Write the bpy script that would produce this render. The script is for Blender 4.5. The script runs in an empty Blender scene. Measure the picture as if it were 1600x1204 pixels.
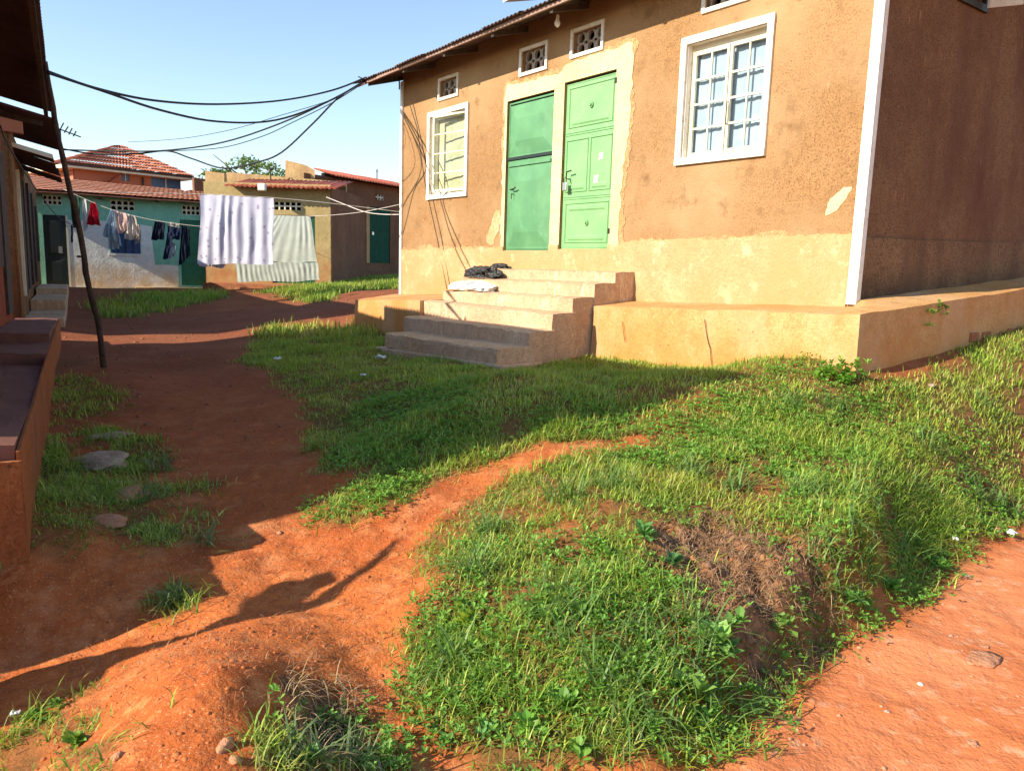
import bpy, bmesh, math, random
import numpy as np
from mathutils import Vector, Matrix, noise
random.seed(7); rng = np.random.default_rng(7)
R = math.radians
scn = bpy.context.scene
COL = scn.collection

# ------------------------------------------------------------------ camera
EYE = np.array([0.0, 0.0, 1.62]); FOC = 1200.0; PITCH = 0.15367137; ROLL = 0.03026408
def rays(p):
    p = np.atleast_2d(np.asarray(p, float))
    x = (p[:, 0] - 800) / FOC; y = -(p[:, 1] - 602) / FOC
    c, s = math.cos(ROLL), math.sin(ROLL); x, y = c*x - s*y, s*x + c*y
    cp, sp = math.cos(PITCH), math.sin(PITCH)
    return np.stack([x, cp + y*sp, -sp + y*cp], 1)
def ray(px, py): return rays([(px, py)])[0]
def at_plane(px, py, P0, n):
    d = ray(px, py); return EYE + d*np.dot(np.asarray(P0) - EYE, n)/np.dot(d, n)
def at_y(px, py, Y):
    d = ray(px, py); return EYE + d*Y/d[1]
def at_z(px, py, z):
    d = ray(px, py); return EYE + d*(z - EYE[2])/d[2]
cd = bpy.data.cameras.new('camera'); cam = bpy.data.objects.new('camera', cd); COL.objects.link(cam)
cd.sensor_width = 36; cd.lens = 36*FOC/1600; cd.clip_start = 0.05; cd.clip_end = 2000
fw = ray(800, 602); rt = ray(801, 602) - fw; fw = fw/np.linalg.norm(fw); rt = rt/np.linalg.norm(rt); up = np.cross(rt, fw)
M = Matrix(((rt[0], up[0], -fw[0], EYE[0]), (rt[1], up[1], -fw[1], EYE[1]), (rt[2], up[2], -fw[2], EYE[2]), (0, 0, 0, 1)))
cam.matrix_world = M; scn.camera = cam

# ------------------------------------------------------------------ sky, sun, exposure
SUN_AZ, SUN_EL = -118.0, 29.0
w = bpy.data.worlds.new('World'); scn.world = w; w.use_nodes = True
nt = w.node_tree; bg = nt.nodes['Background']
sky = nt.nodes.new('ShaderNodeTexSky'); sky.sky_type = 'NISHITA'; sky.sun_disc = False
sky.sun_elevation = R(SUN_EL); sky.sun_rotation = R(SUN_AZ); sky.air_density = 1.0; sky.dust_density = 0.3; sky.ozone_density = 0.8
nt.links.new(sky.outputs[0], bg.inputs[0]); bg.inputs[1].default_value = 0.115
sl = bpy.data.lights.new('sun', 'SUN'); sl.energy = 4.3; sl.angle = R(0.53); sl.color = (1.0, 0.87, 0.68)
so = bpy.data.objects.new('sun', sl); COL.objects.link(so)
sd = Vector((math.sin(R(SUN_AZ))*math.cos(R(SUN_EL)), math.cos(R(SUN_AZ))*math.cos(R(SUN_EL)), math.sin(R(SUN_EL))))
so.rotation_euler = sd.to_track_quat('Z', 'Y').to_euler()
scn.view_settings.view_transform = 'Standard'; scn.view_settings.look = 'None'
scn.view_settings.exposure = 1.12; scn.view_settings.gamma = 1.0

# ------------------------------------------------------------------ node materials
def newmat(name):
    m = bpy.data.materials.new(name); m.use_nodes = True
    return m, m.node_tree, m.node_tree.nodes['Principled BSDF']
def nd(t, kind, **kw):
    n = t.nodes.new(kind)
    for k, v in kw.items():
        if k in n.inputs: n.inputs[k].default_value = v
        else: setattr(n, k, v)
    return n
def c4(c): return (c[0], c[1], c[2], 1)
def noise_fac(t, vec, scale, lo, hi, detail=5, rough=.6, dist=0):
    n = nd(t, 'ShaderNodeTexNoise', Scale=scale, Detail=detail, Roughness=rough, Distortion=dist); t.links.new(vec, n.inputs['Vector'])
    r = nd(t, 'ShaderNodeMapRange'); r.inputs['From Min'].default_value = lo; r.inputs['From Max'].default_value = hi
    t.links.new(n.outputs['Fac'], r.inputs['Value']); return r.outputs[0]
def mix(t, fac, a, b):
    n = nd(t, 'ShaderNodeMix', data_type='RGBA')
    for k, v in ((6, a), (7, b)):
        if hasattr(v, 'links') or hasattr(v, 'is_linked'): t.links.new(v, n.inputs[k])
        else: n.inputs[k].default_value = c4(v)
    if hasattr(fac, 'is_linked'): t.links.new(fac, n.inputs[0])
    else: n.inputs[0].default_value = fac
    return n.outputs[2]
def objvec(t, scale=(1, 1, 1)):
    tc = nd(t, 'ShaderNodeTexCoord'); mp = nd(t, 'ShaderNodeMapping'); mp.inputs['Scale'].default_value = scale
    t.links.new(tc.outputs['Object'], mp.inputs['Vector']); return mp.outputs[0]
def bump(t, b, hs, prev=None):
    last = prev
    for h, st, dist in hs:
        n = nd(t, 'ShaderNodeBump', Strength=st, Distance=dist); t.links.new(h, n.inputs['Height'])
        if last: t.links.new(last, n.inputs['Normal'])
        last = n.outputs[0]
    t.links.new(last, b.inputs['Normal'])
def simple(name, a, b=None, rough=.7, scale=6, lo=.35, hi=.65, bs=30, bst=.3, bd=.004, metal=0, c=None, cs=40, stretch=(1, 1, 1), spec=.3):
    m, t, p = newmat(name); v = objvec(t, stretch)
    b = b or tuple(x*.8 for x in a)
    col = mix(t, noise_fac(t, v, scale, lo, hi), a, b)
    if c: col = mix(t, noise_fac(t, v, cs, .58, .72), col, c)
    t.links.new(col, p.inputs['Base Color']); p.inputs['Roughness'].default_value = rough; p.inputs['Metallic'].default_value = metal
    p.inputs['Specular IOR Level'].default_value = spec
    if bst: bump(t, p, [(noise_fac(t, v, bs, .3, .7), bst, bd)])
    return m
def stucco(name, a, b, pit, drip=None, stain=None, coarse=1.0, dripamt=(.6, .68), low=None, wide=None):
    m, t, p = newmat(name); v = objvec(t)
    col = mix(t, noise_fac(t, v, 1.1, .38, .62, 6), a, b)
    col = mix(t, noise_fac(t, v, 14*coarse, .45, .75, 8, .8), col, tuple(x*.70 for x in b)); col = mix(t, noise_fac(t, v, 60, .50, .68, 3), col, tuple(x*(.42 if coarse >= 1 else .78) for x in b)); col = mix(t, noise_fac(t, v, 38, .60, .74, 4), col, tuple(min(1, x*1.35) for x in a))
    if wide: col = mix(t, noise_fac(t, v, .55, .42, .62, 4), col, wide[0]); col = mix(t, noise_fac(t, v, 3.3, .55, .70, 7, .7), col, wide[1])
    if low:      # mud splashed up the foot of the wall
        sx = nd(t, 'ShaderNodeSeparateXYZ'); t.links.new(v, sx.inputs[0])
        mr = nd(t, 'ShaderNodeMapRange'); mr.inputs['From Min'].default_value = low[1]; mr.inputs['From Max'].default_value = low[0]
        t.links.new(sx.outputs[2], mr.inputs['Value'])
        mm = nd(t, 'ShaderNodeMath', operation='MULTIPLY'); t.links.new(mr.outputs[0], mm.inputs[0]); t.links.new(noise_fac(t, v, 2.2, .25, .62), mm.inputs[1])
        col = mix(t, mm.outputs[0], col, low[2])
    if stain: 
        vs = objvec(t, (1, 1, .35)); col = mix(t, noise_fac(t, vs, 1.6, .5, .75, 5), col, stain)
    if drip:
        vs = objvec(t, (1, 1, .22)); f1 = noise_fac(t, vs, 20, dripamt[0], dripamt[1], 5, .7); f2 = noise_fac(t, v, 1.5, .5, .62, 4)
        mm = nd(t, 'ShaderNodeMath', operation='MULTIPLY'); t.links.new(f1, mm.inputs[0]); t.links.new(f2, mm.inputs[1])
        col = mix(t, mm.outputs[0], col, drip)
    vo = nd(t, 'ShaderNodeTexVoronoi', Scale=26*coarse); t.links.new(v, vo.inputs['Vector'])
    pr = nd(t, 'ShaderNodeMapRange'); pr.inputs['From Min'].default_value = .16; pr.inputs['From Max'].default_value = .08
    t.links.new(vo.outputs['Distance'], pr.inputs['Value'])
    pm = nd(t, 'ShaderNodeMath', operation='MULTIPLY'); t.links.new(pr.outputs[0], pm.inputs[0]); t.links.new(noise_fac(t, v, 3, .45, .65), pm.inputs[1])
    col = mix(t, pm.outputs[0], col, pit)
    t.links.new(col, p.inputs['Base Color']); p.inputs['Roughness'].default_value = .92; p.inputs['Specular IOR Level'].default_value = .15
    inv = nd(t, 'ShaderNodeMath', operation='SUBTRACT'); inv.inputs[0].default_value = 1; t.links.new(pm.outputs[0], inv.inputs[1])
    bump(t, p, [(noise_fac(t, v, 1.4, .3, .7), .5, .03), (noise_fac(t, v, 60*coarse, .3, .7), .55, .006), (inv.outputs[0], .7, .008)])
    return m

MT = {}
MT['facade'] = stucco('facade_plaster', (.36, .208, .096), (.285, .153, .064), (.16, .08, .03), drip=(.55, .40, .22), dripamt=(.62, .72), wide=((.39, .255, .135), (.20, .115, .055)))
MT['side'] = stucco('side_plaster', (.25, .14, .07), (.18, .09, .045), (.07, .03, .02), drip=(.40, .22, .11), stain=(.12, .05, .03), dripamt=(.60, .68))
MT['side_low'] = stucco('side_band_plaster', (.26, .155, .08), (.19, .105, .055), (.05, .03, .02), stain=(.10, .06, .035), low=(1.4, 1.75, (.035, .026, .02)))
MT['band'] = stucco('band_plaster', (.52, .375, .21), (.46, .305, .16), (.35, .2, .1), coarse=.6, wide=((.47, .285, .13), (.64, .50, .32)), low=(1.05, 1.75, (.44, .24, .10)))
MT['cream'] = stucco('cream_plaster', (.68, .585, .36), (.62, .50, .28), (.5, .38, .2), coarse=.6)
MT['mid'] = stucco('thin_old_render', (.50, .345, .175), (.42, .26, .12), (.2, .11, .05))
MT['plinth'] = stucco('plinth_cement', (.56, .335, .15), (.52, .265, .09), (.3, .16, .07), coarse=.5, stain=(.55, .35, .2), low=(.7, 1.2, (.5, .2, .05)))
MT['step'] = stucco('step_cement', (.60, .43, .28), (.50, .32, .20), (.18, .1, .05), drip=(.66, .50, .36), coarse=.8, dripamt=(.5, .6))
MT['white'] = simple('white_paint', (.80, .78, .72), (.70, .66, .56), rough=.6, scale=8, bs=50, bst=.2, c=(.5, .4, .28), cs=22)
MT['offwhite'] = simple('cream_window_paint', (.74, .70, .56), (.64, .58, .42), rough=.55, bst=.1)
MT['doorL'] = simple('green_door_paint_weathered', (.115, .29, .14), (.085, .225, .11), rough=.5, scale=3, c=(.13, .31, .18), cs=5, bst=.08)
MT['doorR'] = simple('green_door_paint', (.21, .42, .185), (.175, .37, .165), rough=.48, scale=3, bst=.1, c=(.24, .43, .21), cs=11)
MT['darkmetal'] = simple('dark_metal', (.05, .045, .04), rough=.5, metal=.6)
MT['steel'] = simple('padlock_steel', (.6, .6, .58), rough=.35, metal=.8)
MT['roofmain'] = simple('weathered_roof_sheet', (.10, .06, .05), (.06, .035, .03), rough=.6, metal=.2, scale=4)
MT['roofunder'] = simple('rusty_sheet', (.085, .05, .055), (.05, .03, .035), rough=.8, scale=3)
MT['fascia'] = simple('fascia_timber', (.36, .24, .2), (.25, .15, .12), rough=.8, stretch=(1, 1, 8))
MT['timber'] = simple('grey_timber', (.09, .06, .045), (.05, .035, .03), rough=.9, scale=12, bs=40, bst=.6, bd=.01)
MT['cable'] = simple('cable_rubber', (.02, .022, .03), rough=.6, bst=0)
MT['whitecable'] = simple('white_cable', (.6, .55, .5), rough=.6, bst=0)
MT['redwall'] = stucco('red_painted_plaster', (.30, .075, .035), (.24, .06, .03), (.1, .03, .02), stain=(.16, .05, .03))
MT['tanwall'] = stucco('tan_mud_plaster', (.30, .16, .07), (.22, .11, .05), (.1, .05, .03), drip=(.5, .3, .12), stain=(.1, .05, .03))
MT['deck'] = simple('terrace_cement', (.19, .078, .056), (.14, .055, .04), rough=.85, scale=5, bs=60, bst=.4)
MT['deckside'] = stucco('terrace_side', (.36, .13, .045), (.28, .09, .03), (.12, .05, .03), drip=(.45, .2, .1), coarse=.6, stain=(.2, .08, .04))
MT['greenwall'] = stucco('green_painted_plaster', (.28, .60, .43), (.22, .52, .38), (.1, .2, .15), coarse=.5)
MT['whitewall'] = stucco('white_painted_plaster', (.84, .86, .82), (.74, .77, .74), (.4, .35, .3), coarse=.5, low=(1.0, 1.5, (.62, .46, .28)))
MT['yellowwall'] = stucco('yellow_plaster', (.44, .35, .17), (.37, .28, .13), (.2, .15, .08), coarse=.5, low=(1.2, 2.1, (.36, .17, .07)))
MT['rawwall'] = stucco('pale_parapet_plaster', (.56, .40, .2), (.46, .30, .15), (.25, .15, .08), coarse=.5, stain=(.25, .17, .1))
MT['brownwall'] = stucco('brown_mud_plaster', (.24, .13, .075), (.17, .085, .05), (.08, .04, .03), coarse=.5, drip=(.4, .27, .18))
MT['redroof'] = simple('red_painted_roof', (.50, .13, .07), (.36, .09, .05), rough=.6, scale=3, c=(.6, .35, .2), cs=9)
MT['tileroof'] = simple('orange_tile_roof', (.50, .20, .13), (.40, .14, .09), rough=.9, spec=.05, scale=2)
MT['greenroof'] = simple('faded_tile_sheet', (.66, .30, .19), (.50, .19, .11), rough=.8, spec=.1, scale=3, c=(.7, .45, .32), cs=7)
MT['orangewall'] = simple('orange_wall_paint', (.44, .16, .085), (.38, .13, .07), rough=.8, scale=1)
MT['dkgreen'] = simple('dark_green_paint', (.02, .09, .055), (.016, .07, .042), rough=.8, spec=.1)
MT['midgreen'] = simple('bottle_green_paint', (.03, .17, .085), (.025, .13, .07), rough=.5)
MT['black'] = simple('black_paint', (.02, .03, .032), rough=.5)
MT['ventgrey'] = simple('vent_cement', (.40, .35, .30), (.3, .26, .22), rough=.9)
MT['dark'] = simple('dark_inside', (.015, .012, .01), rough=1, bst=0)  # near-black colour standing in for unlit rooms behind openings; also cracks
MT['glassblue'] = simple('blue_window', (.05, .10, .22), rough=.2, bst=0)
MT['brick'] = simple('clay_brick', (.36, .15, .07), (.26, .09, .045), rough=.95, scale=20)
MT['stone'] = simple('laterite_stone', (.52, .26, .15), (.42, .18, .09), rough=.95, scale=20, bs=50, bst=.8, bd=.01)
MT['palestone'] = simple('pale_stone', (.45, .36, .28), (.3, .2, .14), rough=.95, scale=14, bs=40, bst=.9, bd=.01)
MT['litter'] = simple('white_litter', (.75, .75, .74), rough=.5)
def cloth(name, a, b=None, spots=None, tr=.25):
    m, t, p = newmat(name); v = objvec(t); col = mix(t, noise_fac(t, v, 5, .4, .6), a, b or tuple(x*.85 for x in a))
    if spots:
        vo = nd(t, 'ShaderNodeTexVoronoi', Scale=spots[1]); t.links.new(v, vo.inputs['Vector'])
        pr = nd(t, 'ShaderNodeMapRange'); pr.inputs['From Min'].default_value = .22; pr.inputs['From Max'].default_value = .14
        t.links.new(vo.outputs['Distance'], pr.inputs['Value']); col = mix(t, pr.outputs[0], col, spots[0])
    t.links.new(col, p.inputs['Base Color']); p.inputs['Roughness'].default_value = .9; p.inputs['Specular IOR Level'].default_value = .1
    if tr:
        tl = nd(t, 'ShaderNodeBsdfTranslucent'); t.links.new(col, tl.inputs[0]); ms = nd(t, 'ShaderNodeMixShader'); ms.inputs[0].default_value = tr
        t.links.new(p.outputs[0], ms.inputs[1]); t.links.new(tl.outputs[0], ms.inputs[2]); t.links.new(ms.outputs[0], t.nodes['Material Output'].inputs[0])
    return m
MT['curtain'] = cloth('window_curtain', (.60, .62, .66), (.50, .53, .58), tr=.1)
MT['creamcurtain'] = cloth('cream_curtain', (.80, .70, .42), (.7, .58, .32))
def glassmat():
    m, t, p = newmat('window_pane'); g = nd(t, 'ShaderNodeBsdfGlossy', Roughness=.04); g.inputs[0].default_value = (1, 1, 1, 1)
    tr = nd(t, 'ShaderNodeBsdfTransparent'); tr.inputs[0].default_value = (.86, .92, .95, 1); lw = nd(t, 'ShaderNodeLayerWeight'); fr = nd(t, 'ShaderNodeMath', operation='POWER'); t.links.new(lw.outputs['Facing'], fr.inputs[0]); fr.inputs[1].default_value = 4.0
    ms = nd(t, 'ShaderNodeMixShader'); t.links.new(fr.outputs[0], ms.inputs[0]); t.links.new(tr.outputs[0], ms.inputs[1]); t.links.new(g.outputs[0], ms.inputs[2])
    t.links.new(ms.outputs[0], t.nodes['Material Output'].inputs[0]); return m
MT['pane'] = glassmat()
def leafmat(name, tr=.35, rough=.5):
    m, t, p = newmat(name); a = nd(t, 'ShaderNodeAttribute', attribute_name='col')
    t.links.new(a.outputs['Color'], p.inputs['Base Color']); p.inputs['Roughness'].default_value = rough; p.inputs['Specular IOR Level'].default_value = .35
    tl = nd(t, 'ShaderNodeBsdfTranslucent'); ml = mix(t, .5, a.outputs['Color'], (.25, .42, .02)); t.links.new(ml, tl.inputs[0])
    ms = nd(t, 'ShaderNodeMixShader'); ms.inputs[0].default_value = tr
    t.links.new(p.outputs[0], ms.inputs[1]); t.links.new(tl.outputs[0], ms.inputs[2]); t.links.new(ms.outputs[0], t.nodes['Material Output'].inputs[0]); return m
MT['grass'] = leafmat('grass_blades'); MT['straw'] = leafmat('dry_straw', .1, .8)

# ------------------------------------------------------------------ object helpers
def tag(o, label=None, cat=None, group=None, kind=None):
    for k, v in (('label', label), ('category', cat), ('group', group), ('kind', kind)):
        if v: o[k] = v
    return o
def empty(name, loc, rz=0, **kw):
    o = bpy.data.objects.new(name, None); o.empty_display_size = .2; COL.objects.link(o)
    o.location = loc; o.rotation_euler = (0, 0, rz); return tag(o, **kw)
class MB:
    def __init__(s): s.v = []; s.f = []
    def add(s, vs, fs):
        n = len(s.v); s.v += [tuple(map(float, x)) for x in vs]; s.f += [tuple(i+n for i in f) for f in fs]; return s
    def box(s, x0, x1, y0, y1, z0, z1):
        return s.add([(x0, y0, z0), (x1, y0, z0), (x1, y1, z0), (x0, y1, z0), (x0, y0, z1), (x1, y0, z1), (x1, y1, z1), (x0, y1, z1)],
                     [(0, 3, 2, 1), (4, 5, 6, 7), (0, 1, 5, 4), (1, 2, 6, 5), (2, 3, 7, 6), (3, 0, 4, 7)])
    def hexa(s, b, t):   # bottom 4, top 4 (ccw)
        return s.add(list(b)+list(t), [(0, 3, 2, 1), (4, 5, 6, 7), (0, 1, 5, 4), (1, 2, 6, 5), (2, 3, 7, 6), (3, 0, 4, 7)])
    def quad(s, a, b, c, d): return s.add([a, b, c, d], [(0, 1, 2, 3)])
    def tube(s, pts, r, n=7, caps=True):
        pts = [Vector(p) for p in pts]; rr = r if isinstance(r, (list, tuple)) else [r]*len(pts); vs = []; fs = []
        for i, p in enumerate(pts):
            d = (pts[min(i+1, len(pts)-1)] - pts[max(i-1, 0)]).normalized(); a = d.cross(Vector((0, 0, 1)) if abs(d.z) < .9 else Vector((1, 0, 0))).normalized(); b = d.cross(a)
            for k in range(n):
                th = 2*math.pi*k/n; vs.append(p + (a*math.cos(th) + b*math.sin(th))*rr[i])
        for i in range(len(pts)-1):
            for k in range(n): fs.append((i*n+k, i*n+(k+1) % n, (i+1)*n+(k+1) % n, (i+1)*n+k))
        if caps: fs += [tuple(range(n))[::-1], tuple(range((len(pts)-1)*n, len(pts)*n))]
        return s.add(vs, fs)
    def frustum(s, x0, x1, z0, z1, y0, y1, b):   # raised panel on a y plane, from y0 out to y1 with bevel b
        return s.add([(x0, y0, z0), (x1, y0, z0), (x1, y0, z1), (x0, y0, z1), (x0+b, y1, z0+b), (x1-b, y1, z0+b), (x1-b, y1, z1-b), (x0+b, y1, z1-b)],
                     [(4, 5, 6, 7), (0, 1, 5, 4), (1, 2, 6, 5), (2, 3, 7, 6), (3, 0, 4, 7)])
    def build(s, name, mat, parent=None, smooth=False, bevel=0, origin=False):
        me = bpy.data.meshes.new(name)
        off = (0, 0, 0)
        if origin:
            a = np.array(s.v); off = ((a[:, 0].min()+a[:, 0].max())/2, (a[:, 1].min()+a[:, 1].max())/2, a[:, 2].min()); s.v = [tuple(x) for x in a-np.array(off)]
        me.from_pydata(s.v, [], s.f); me.update()
        if bevel:
            bm = bmesh.new(); bm.from_mesh(me); bmesh.ops.remove_doubles(bm, verts=bm.verts, dist=1e-5)
            bmesh.ops.bevel(bm, geom=[e for e in bm.edges if len(e.link_faces) == 2 and e.calc_face_angle(0) > .6], offset=bevel, segments=2, affect='EDGES', profile=.5)
            bm.to_mesh(me); bm.free()
        me.materials.append(MT[mat] if isinstance(mat, str) else mat)
        if smooth: me.polygons.foreach_set('use_smooth', [True]*len(me.polygons))
        o = bpy.data.objects.new(name, me); COL.objects.link(o); o.location = off
        if parent: o.parent = parent
        return o
def roughen(o, amp, scale, cuts=0, keep=None):
    """worn, uneven cement: subdivide and push the surface about"""
    bm = bmesh.new(); bm.from_mesh(o.data)
    if cuts: bmesh.ops.subdivide_edges(bm, edges=bm.edges, cuts=cuts, use_grid_fill=True)
    for v in bm.verts:
        n = noise.noise_vector(v.co*scale); n2 = noise.noise_vector(v.co*scale*3.7)
        v.co += Vector(n)*amp + Vector(n2)*amp*.45
    bm.to_mesh(o.data); bm.free(); return o
def name_rev(pts):      # outline listed clockwise: the flag belongs to the edge ending at the point
    return sum(pts[i][0]*pts[(i+1) % len(pts)][1]-pts[(i+1) % len(pts)][0]*pts[i][1] for i in range(len(pts))) > 0 and len(pts) == 19
def ragged(pts, step, amp, seed=0):
    out = []; rn = random.Random(seed); n = len(pts)
    rv = len(pts[0]) > 2 and name_rev(pts)
    for i in range(n):
        a = Vector(pts[i][:2]); b = Vector(pts[(i+1) % n][:2]); r = (pts[(i+1) % n][2] if rv else pts[i][2]) if len(pts[i]) > 2 else 1
        L = (b-a).length; k = max(1, int(L/step)) if r else 1; nn = Vector((-(b-a).y, (b-a).x)).normalized()
        for j in range(k):
            q = a + (b-a)*(j/k); q = q + nn*(rn.uniform(-1, 1)*amp*r + noise.noise(Vector((q.x*3, q.y*3, seed)))*amp*2.2*r if j else 0); out.append((q.x, q.y))
    return out
def slab(pts, y0, y1, name, mat, parent):   # polygon in the x,z plane, thick from y0 (front) to y1 (back)
    n = len(pts); m = MB(); m.add([(x, y0, z) for x, z in pts] + [(x, y1, z) for x, z in pts], [tuple(range(n))] + [(i, i+n, (i+1) % n+n, (i+1) % n) for i in range(n)])
    return m.build(name, mat, parent)
def holed_wall(m, x0, x1, z0, z1, holes, y, depth, ztop=None):
    """wall face on plane y with real openings and their reveals; holes=(a,b,c,d)"""
    xs = sorted({x0, x1, *[h[0] for h in holes], *[h[1] for h in holes]}); zs = sorted({z0, z1, *[h[2] for h in holes], *[h[3] for h in holes]})
    for i in range(len(xs)-1):
        for j in range(len(zs)-1):
            cx, cz = (xs[i]+xs[i+1])/2, (zs[j]+zs[j+1])/2
            if any(h[0] < cx < h[1] and h[2] < cz < h[3] for h in holes): continue
            m.quad((xs[i], y, zs[j]), (xs[i+1], y, zs[j]), (xs[i+1], y, zs[j+1]), (xs[i], y, zs[j+1]))
    for a, b, c, d in holes:
        yy = y+depth
        m.quad((a, y, c), (a, y, d), (a, yy, d), (a, yy, c)); m.quad((b, y, d), (b, y, c), (b, yy, c), (b, yy, d))
        m.quad((a, y, d), (b, y, d), (b, yy, d), (a, yy, d)); m.quad((b, y, c), (a, y, c), (a, yy, c), (b, yy, c))
def corrugated(m, A, B, C, D, pitch=.076, amp=.011, th=.004, rows=3, sag=0):
    """sheet: A->B along the eave, D,C up at the ridge; waves run up the slope"""
    A, B, C, D = map(Vector, (A, B, C, D)); n = max(2, int((B-A).length/pitch))*6; nn = (B-A).cross(D-A).normalized()
    if nn.z < 0: nn = -nn
    vs = []; fs = []
    for side in (0, 1):
        for j in range(rows+1):
            t = j/rows
            for i in range(n+1):
                s = i/n; p = A.lerp(B, s).lerp(D.lerp(C, s), t); h = amp*math.cos(i/6*2*math.pi) + noise.noise(p*1.3)*.012
                vs.append(p + nn*(h - side*th))
    N = (n+1)*(rows+1)
    for j in range(rows):
        for i in range(n):
            q = (j*(n+1)+i, j*(n+1)+i+1, (j+1)*(n+1)+i+1, (j+1)*(n+1)+i); fs.append(q); fs.append(tuple(k+N for k in q[::-1]))
    for i in range(n): fs.append((i+1, i, i+N, i+1+N)); k = rows*(n+1)+i; fs.append((k, k+1, k+1+N, k+N))
    for j in range(rows):
        a = j*(n+1); b = a+n+1; fs.append((a, b, b+N, a+N)); a += n; b += n; fs.append((b, a, a+N, b+N))
    m.add(vs, fs); return m

# ------------------------------------------------------------------ main house frame
HC = np.array([2.85760394, 6.49954611, 0.0]); HT = np.array([0.59294746, -0.80524115, 0]); HN = np.array([-0.80524115, -0.59294746, 0])
HROT = math.atan2(HT[1], HT[0])
def F(px, py, off=0):            # point on the plane 'off' metres in front of the facade -> (x along facade, z)
    P = at_plane(px, py, HC + HN*off, HN); return float(np.dot(P-HC, HT)), float(P[2])
def hw(x, off, z): P = HC + HT*x + HN*off; return np.array([P[0], P[1], z])
def hw2(x, y, z): return hw(x, -y, z)
# left row frame: U runs away along the row, V points to the lane
P0 = np.array([-2.289, 3.473, 0.0]); RA = R(-29.29); U = np.array([math.sin(RA), math.cos(RA), 0]); V = np.array([math.cos(RA), -math.sin(RA), 0])
def rw(s, v, z): P = P0 + U*s + V*v; return np.array([P[0], P[1], z])
RROT = math.atan2(U[1], U[0])    # local x along U, local y = left of it (-V)

# ------------------------------------------------------------------ terrain
ctl = [(p[0], p[1], p[2]) for p in [
 (800,1204,.04),(600,1204,.06),(420,1204,.24),(250,1204,.25),(60,1204,.02),(0,1100,-.06),(0,1010,-.02),(150,1010,-.04),(180,1060,-.02),(290,1040,.21),(360,1065,.29),(430,1050,.22),(455,1150,.13),
 (550,1120,.08),(620,1010,.12),(300,935,.10),(100,930,.09),(60,862,.22),(15,900,.19),(60,930,.12),(300,850,.14),(450,860,.15),(500,920,.13),(620,850,.22),(700,900,.26),(850,880,.34),(1000,820,.42),(1100,810,.43),(800,1000,.22),
 (900,1100,.12),(1000,1130,.10),(1100,950,.28),(1250,850,.37),(1400,800,.42),(1600,760,.46),(1600,650,.62),(1400,650,.64),(1200,680,.58),(1000,690,.52),(850,720,.46),(700,750,.36),(600,790,.29),
 (500,800,.22),(400,800,.19),(300,700,.27),(150,750,.25),(180,650,.31),(300,600,.39),(165,570,.47),(450,580,.47),(500,660,.40),(600,700,.42),(850,640,.64),(700,620,.59),(1060,600,.77),(350,540,.48)]]
anc = [at_z(*c) for c in ctl]
anc += [np.array([x, y, z]) for x, y, z in [(0, 0, 0), (2, 0, 0), (-2, 0, 0), (4, 2, .1), (-3, 2, 0.0), (6, 4, .35)]]
anc += [rw(0, 0, .25), rw(3, 0, .33), rw(6, 0, .42), rw(9, 0, .5), rw(0, -2, .3), rw(9, -3, .55), rw(3, -4, .4), rw(14, 0, .66), rw(18, 0, .78), rw(-3, -3, .1)]
anc += [hw(.5, .75, .835), hw(-.97, .72, .72), hw(-2.4, .72, .66), hw(-1, 1.2, .72), hw(-1.7, .8, .69), hw(-2.35, 2.15, .66), hw(-4.8, 2.15, .52), hw(-7.2, 1.3, .66), hw(-8.4, 0, .85), hw(-3, -3, 1.1), hw(-8, -4, 1.1),
        hw2(.45, -.6, .90), hw2(.45, .5, 1.01), hw2(.45, 2.4, 1.2), hw2(1.6, 3, 1.2), hw2(.5, 7, 1.45), hw2(3, 5, 1.3)]
anc += [at_y(66, 456, 20.9), at_y(310, 450, 22.4), at_y(420, 452, 21), at_y(518, 447, 22), at_y(518, 440, 25), at_y(630, 432, 28), at_y(560, 460, 17), at_y(300, 470, 18), at_y(300, 500, 13.5), at_y(200, 490, 15), at_y(450, 480, 16), at_y(130, 520, 11.6), at_y(400, 520, 11.5)]
anc = np.array(anc)
def tps(d): return np.where(d > 1e-9, d*d*np.log(d+1e-12), 0)
K = tps(np.hypot(anc[:, None, 0]-anc[None, :, 0], anc[:, None, 1]-anc[None, :, 1])); nA = len(anc)
Pm = np.c_[np.ones(nA), anc[:, :2]]; Aq = np.block([[K + np.eye(nA)*.02, Pm], [Pm.T, np.zeros((3, 3))]])
wts = np.linalg.solve(Aq, np.r_[anc[:, 2], 0, 0, 0])
def vhash(ix, iy, s): 
    h = (ix.astype(np.int64)*374761393 + iy.astype(np.int64)*668265263 + s*974634777) & 0xffffffff; h = ((h ^ (h >> 13))*1274126177) & 0xffffffff
    return ((h ^ (h >> 16)) & 0xffff)/65535.0
def vnoise(x, y, f, s=0):
    x = x*f; y = y*f; ix = np.floor(x); iy = np.floor(y); fx = x-ix; fy = y-iy; fx = fx*fx*(3-2*fx); fy = fy*fy*(3-2*fy)
    a = vhash(ix, iy, s); b = vhash(ix+1, iy, s); c = vhash(ix, iy+1, s); d = vhash(ix+1, iy+1, s)
    return (a*(1-fx)+b*fx)*(1-fy)+(c*(1-fx)+d*fx)*fy - .5
def fbm(x, y, f, o=4, s=0): return sum(vnoise(x, y, f*2**i, s+i)*.5**i for i in range(o))
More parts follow.
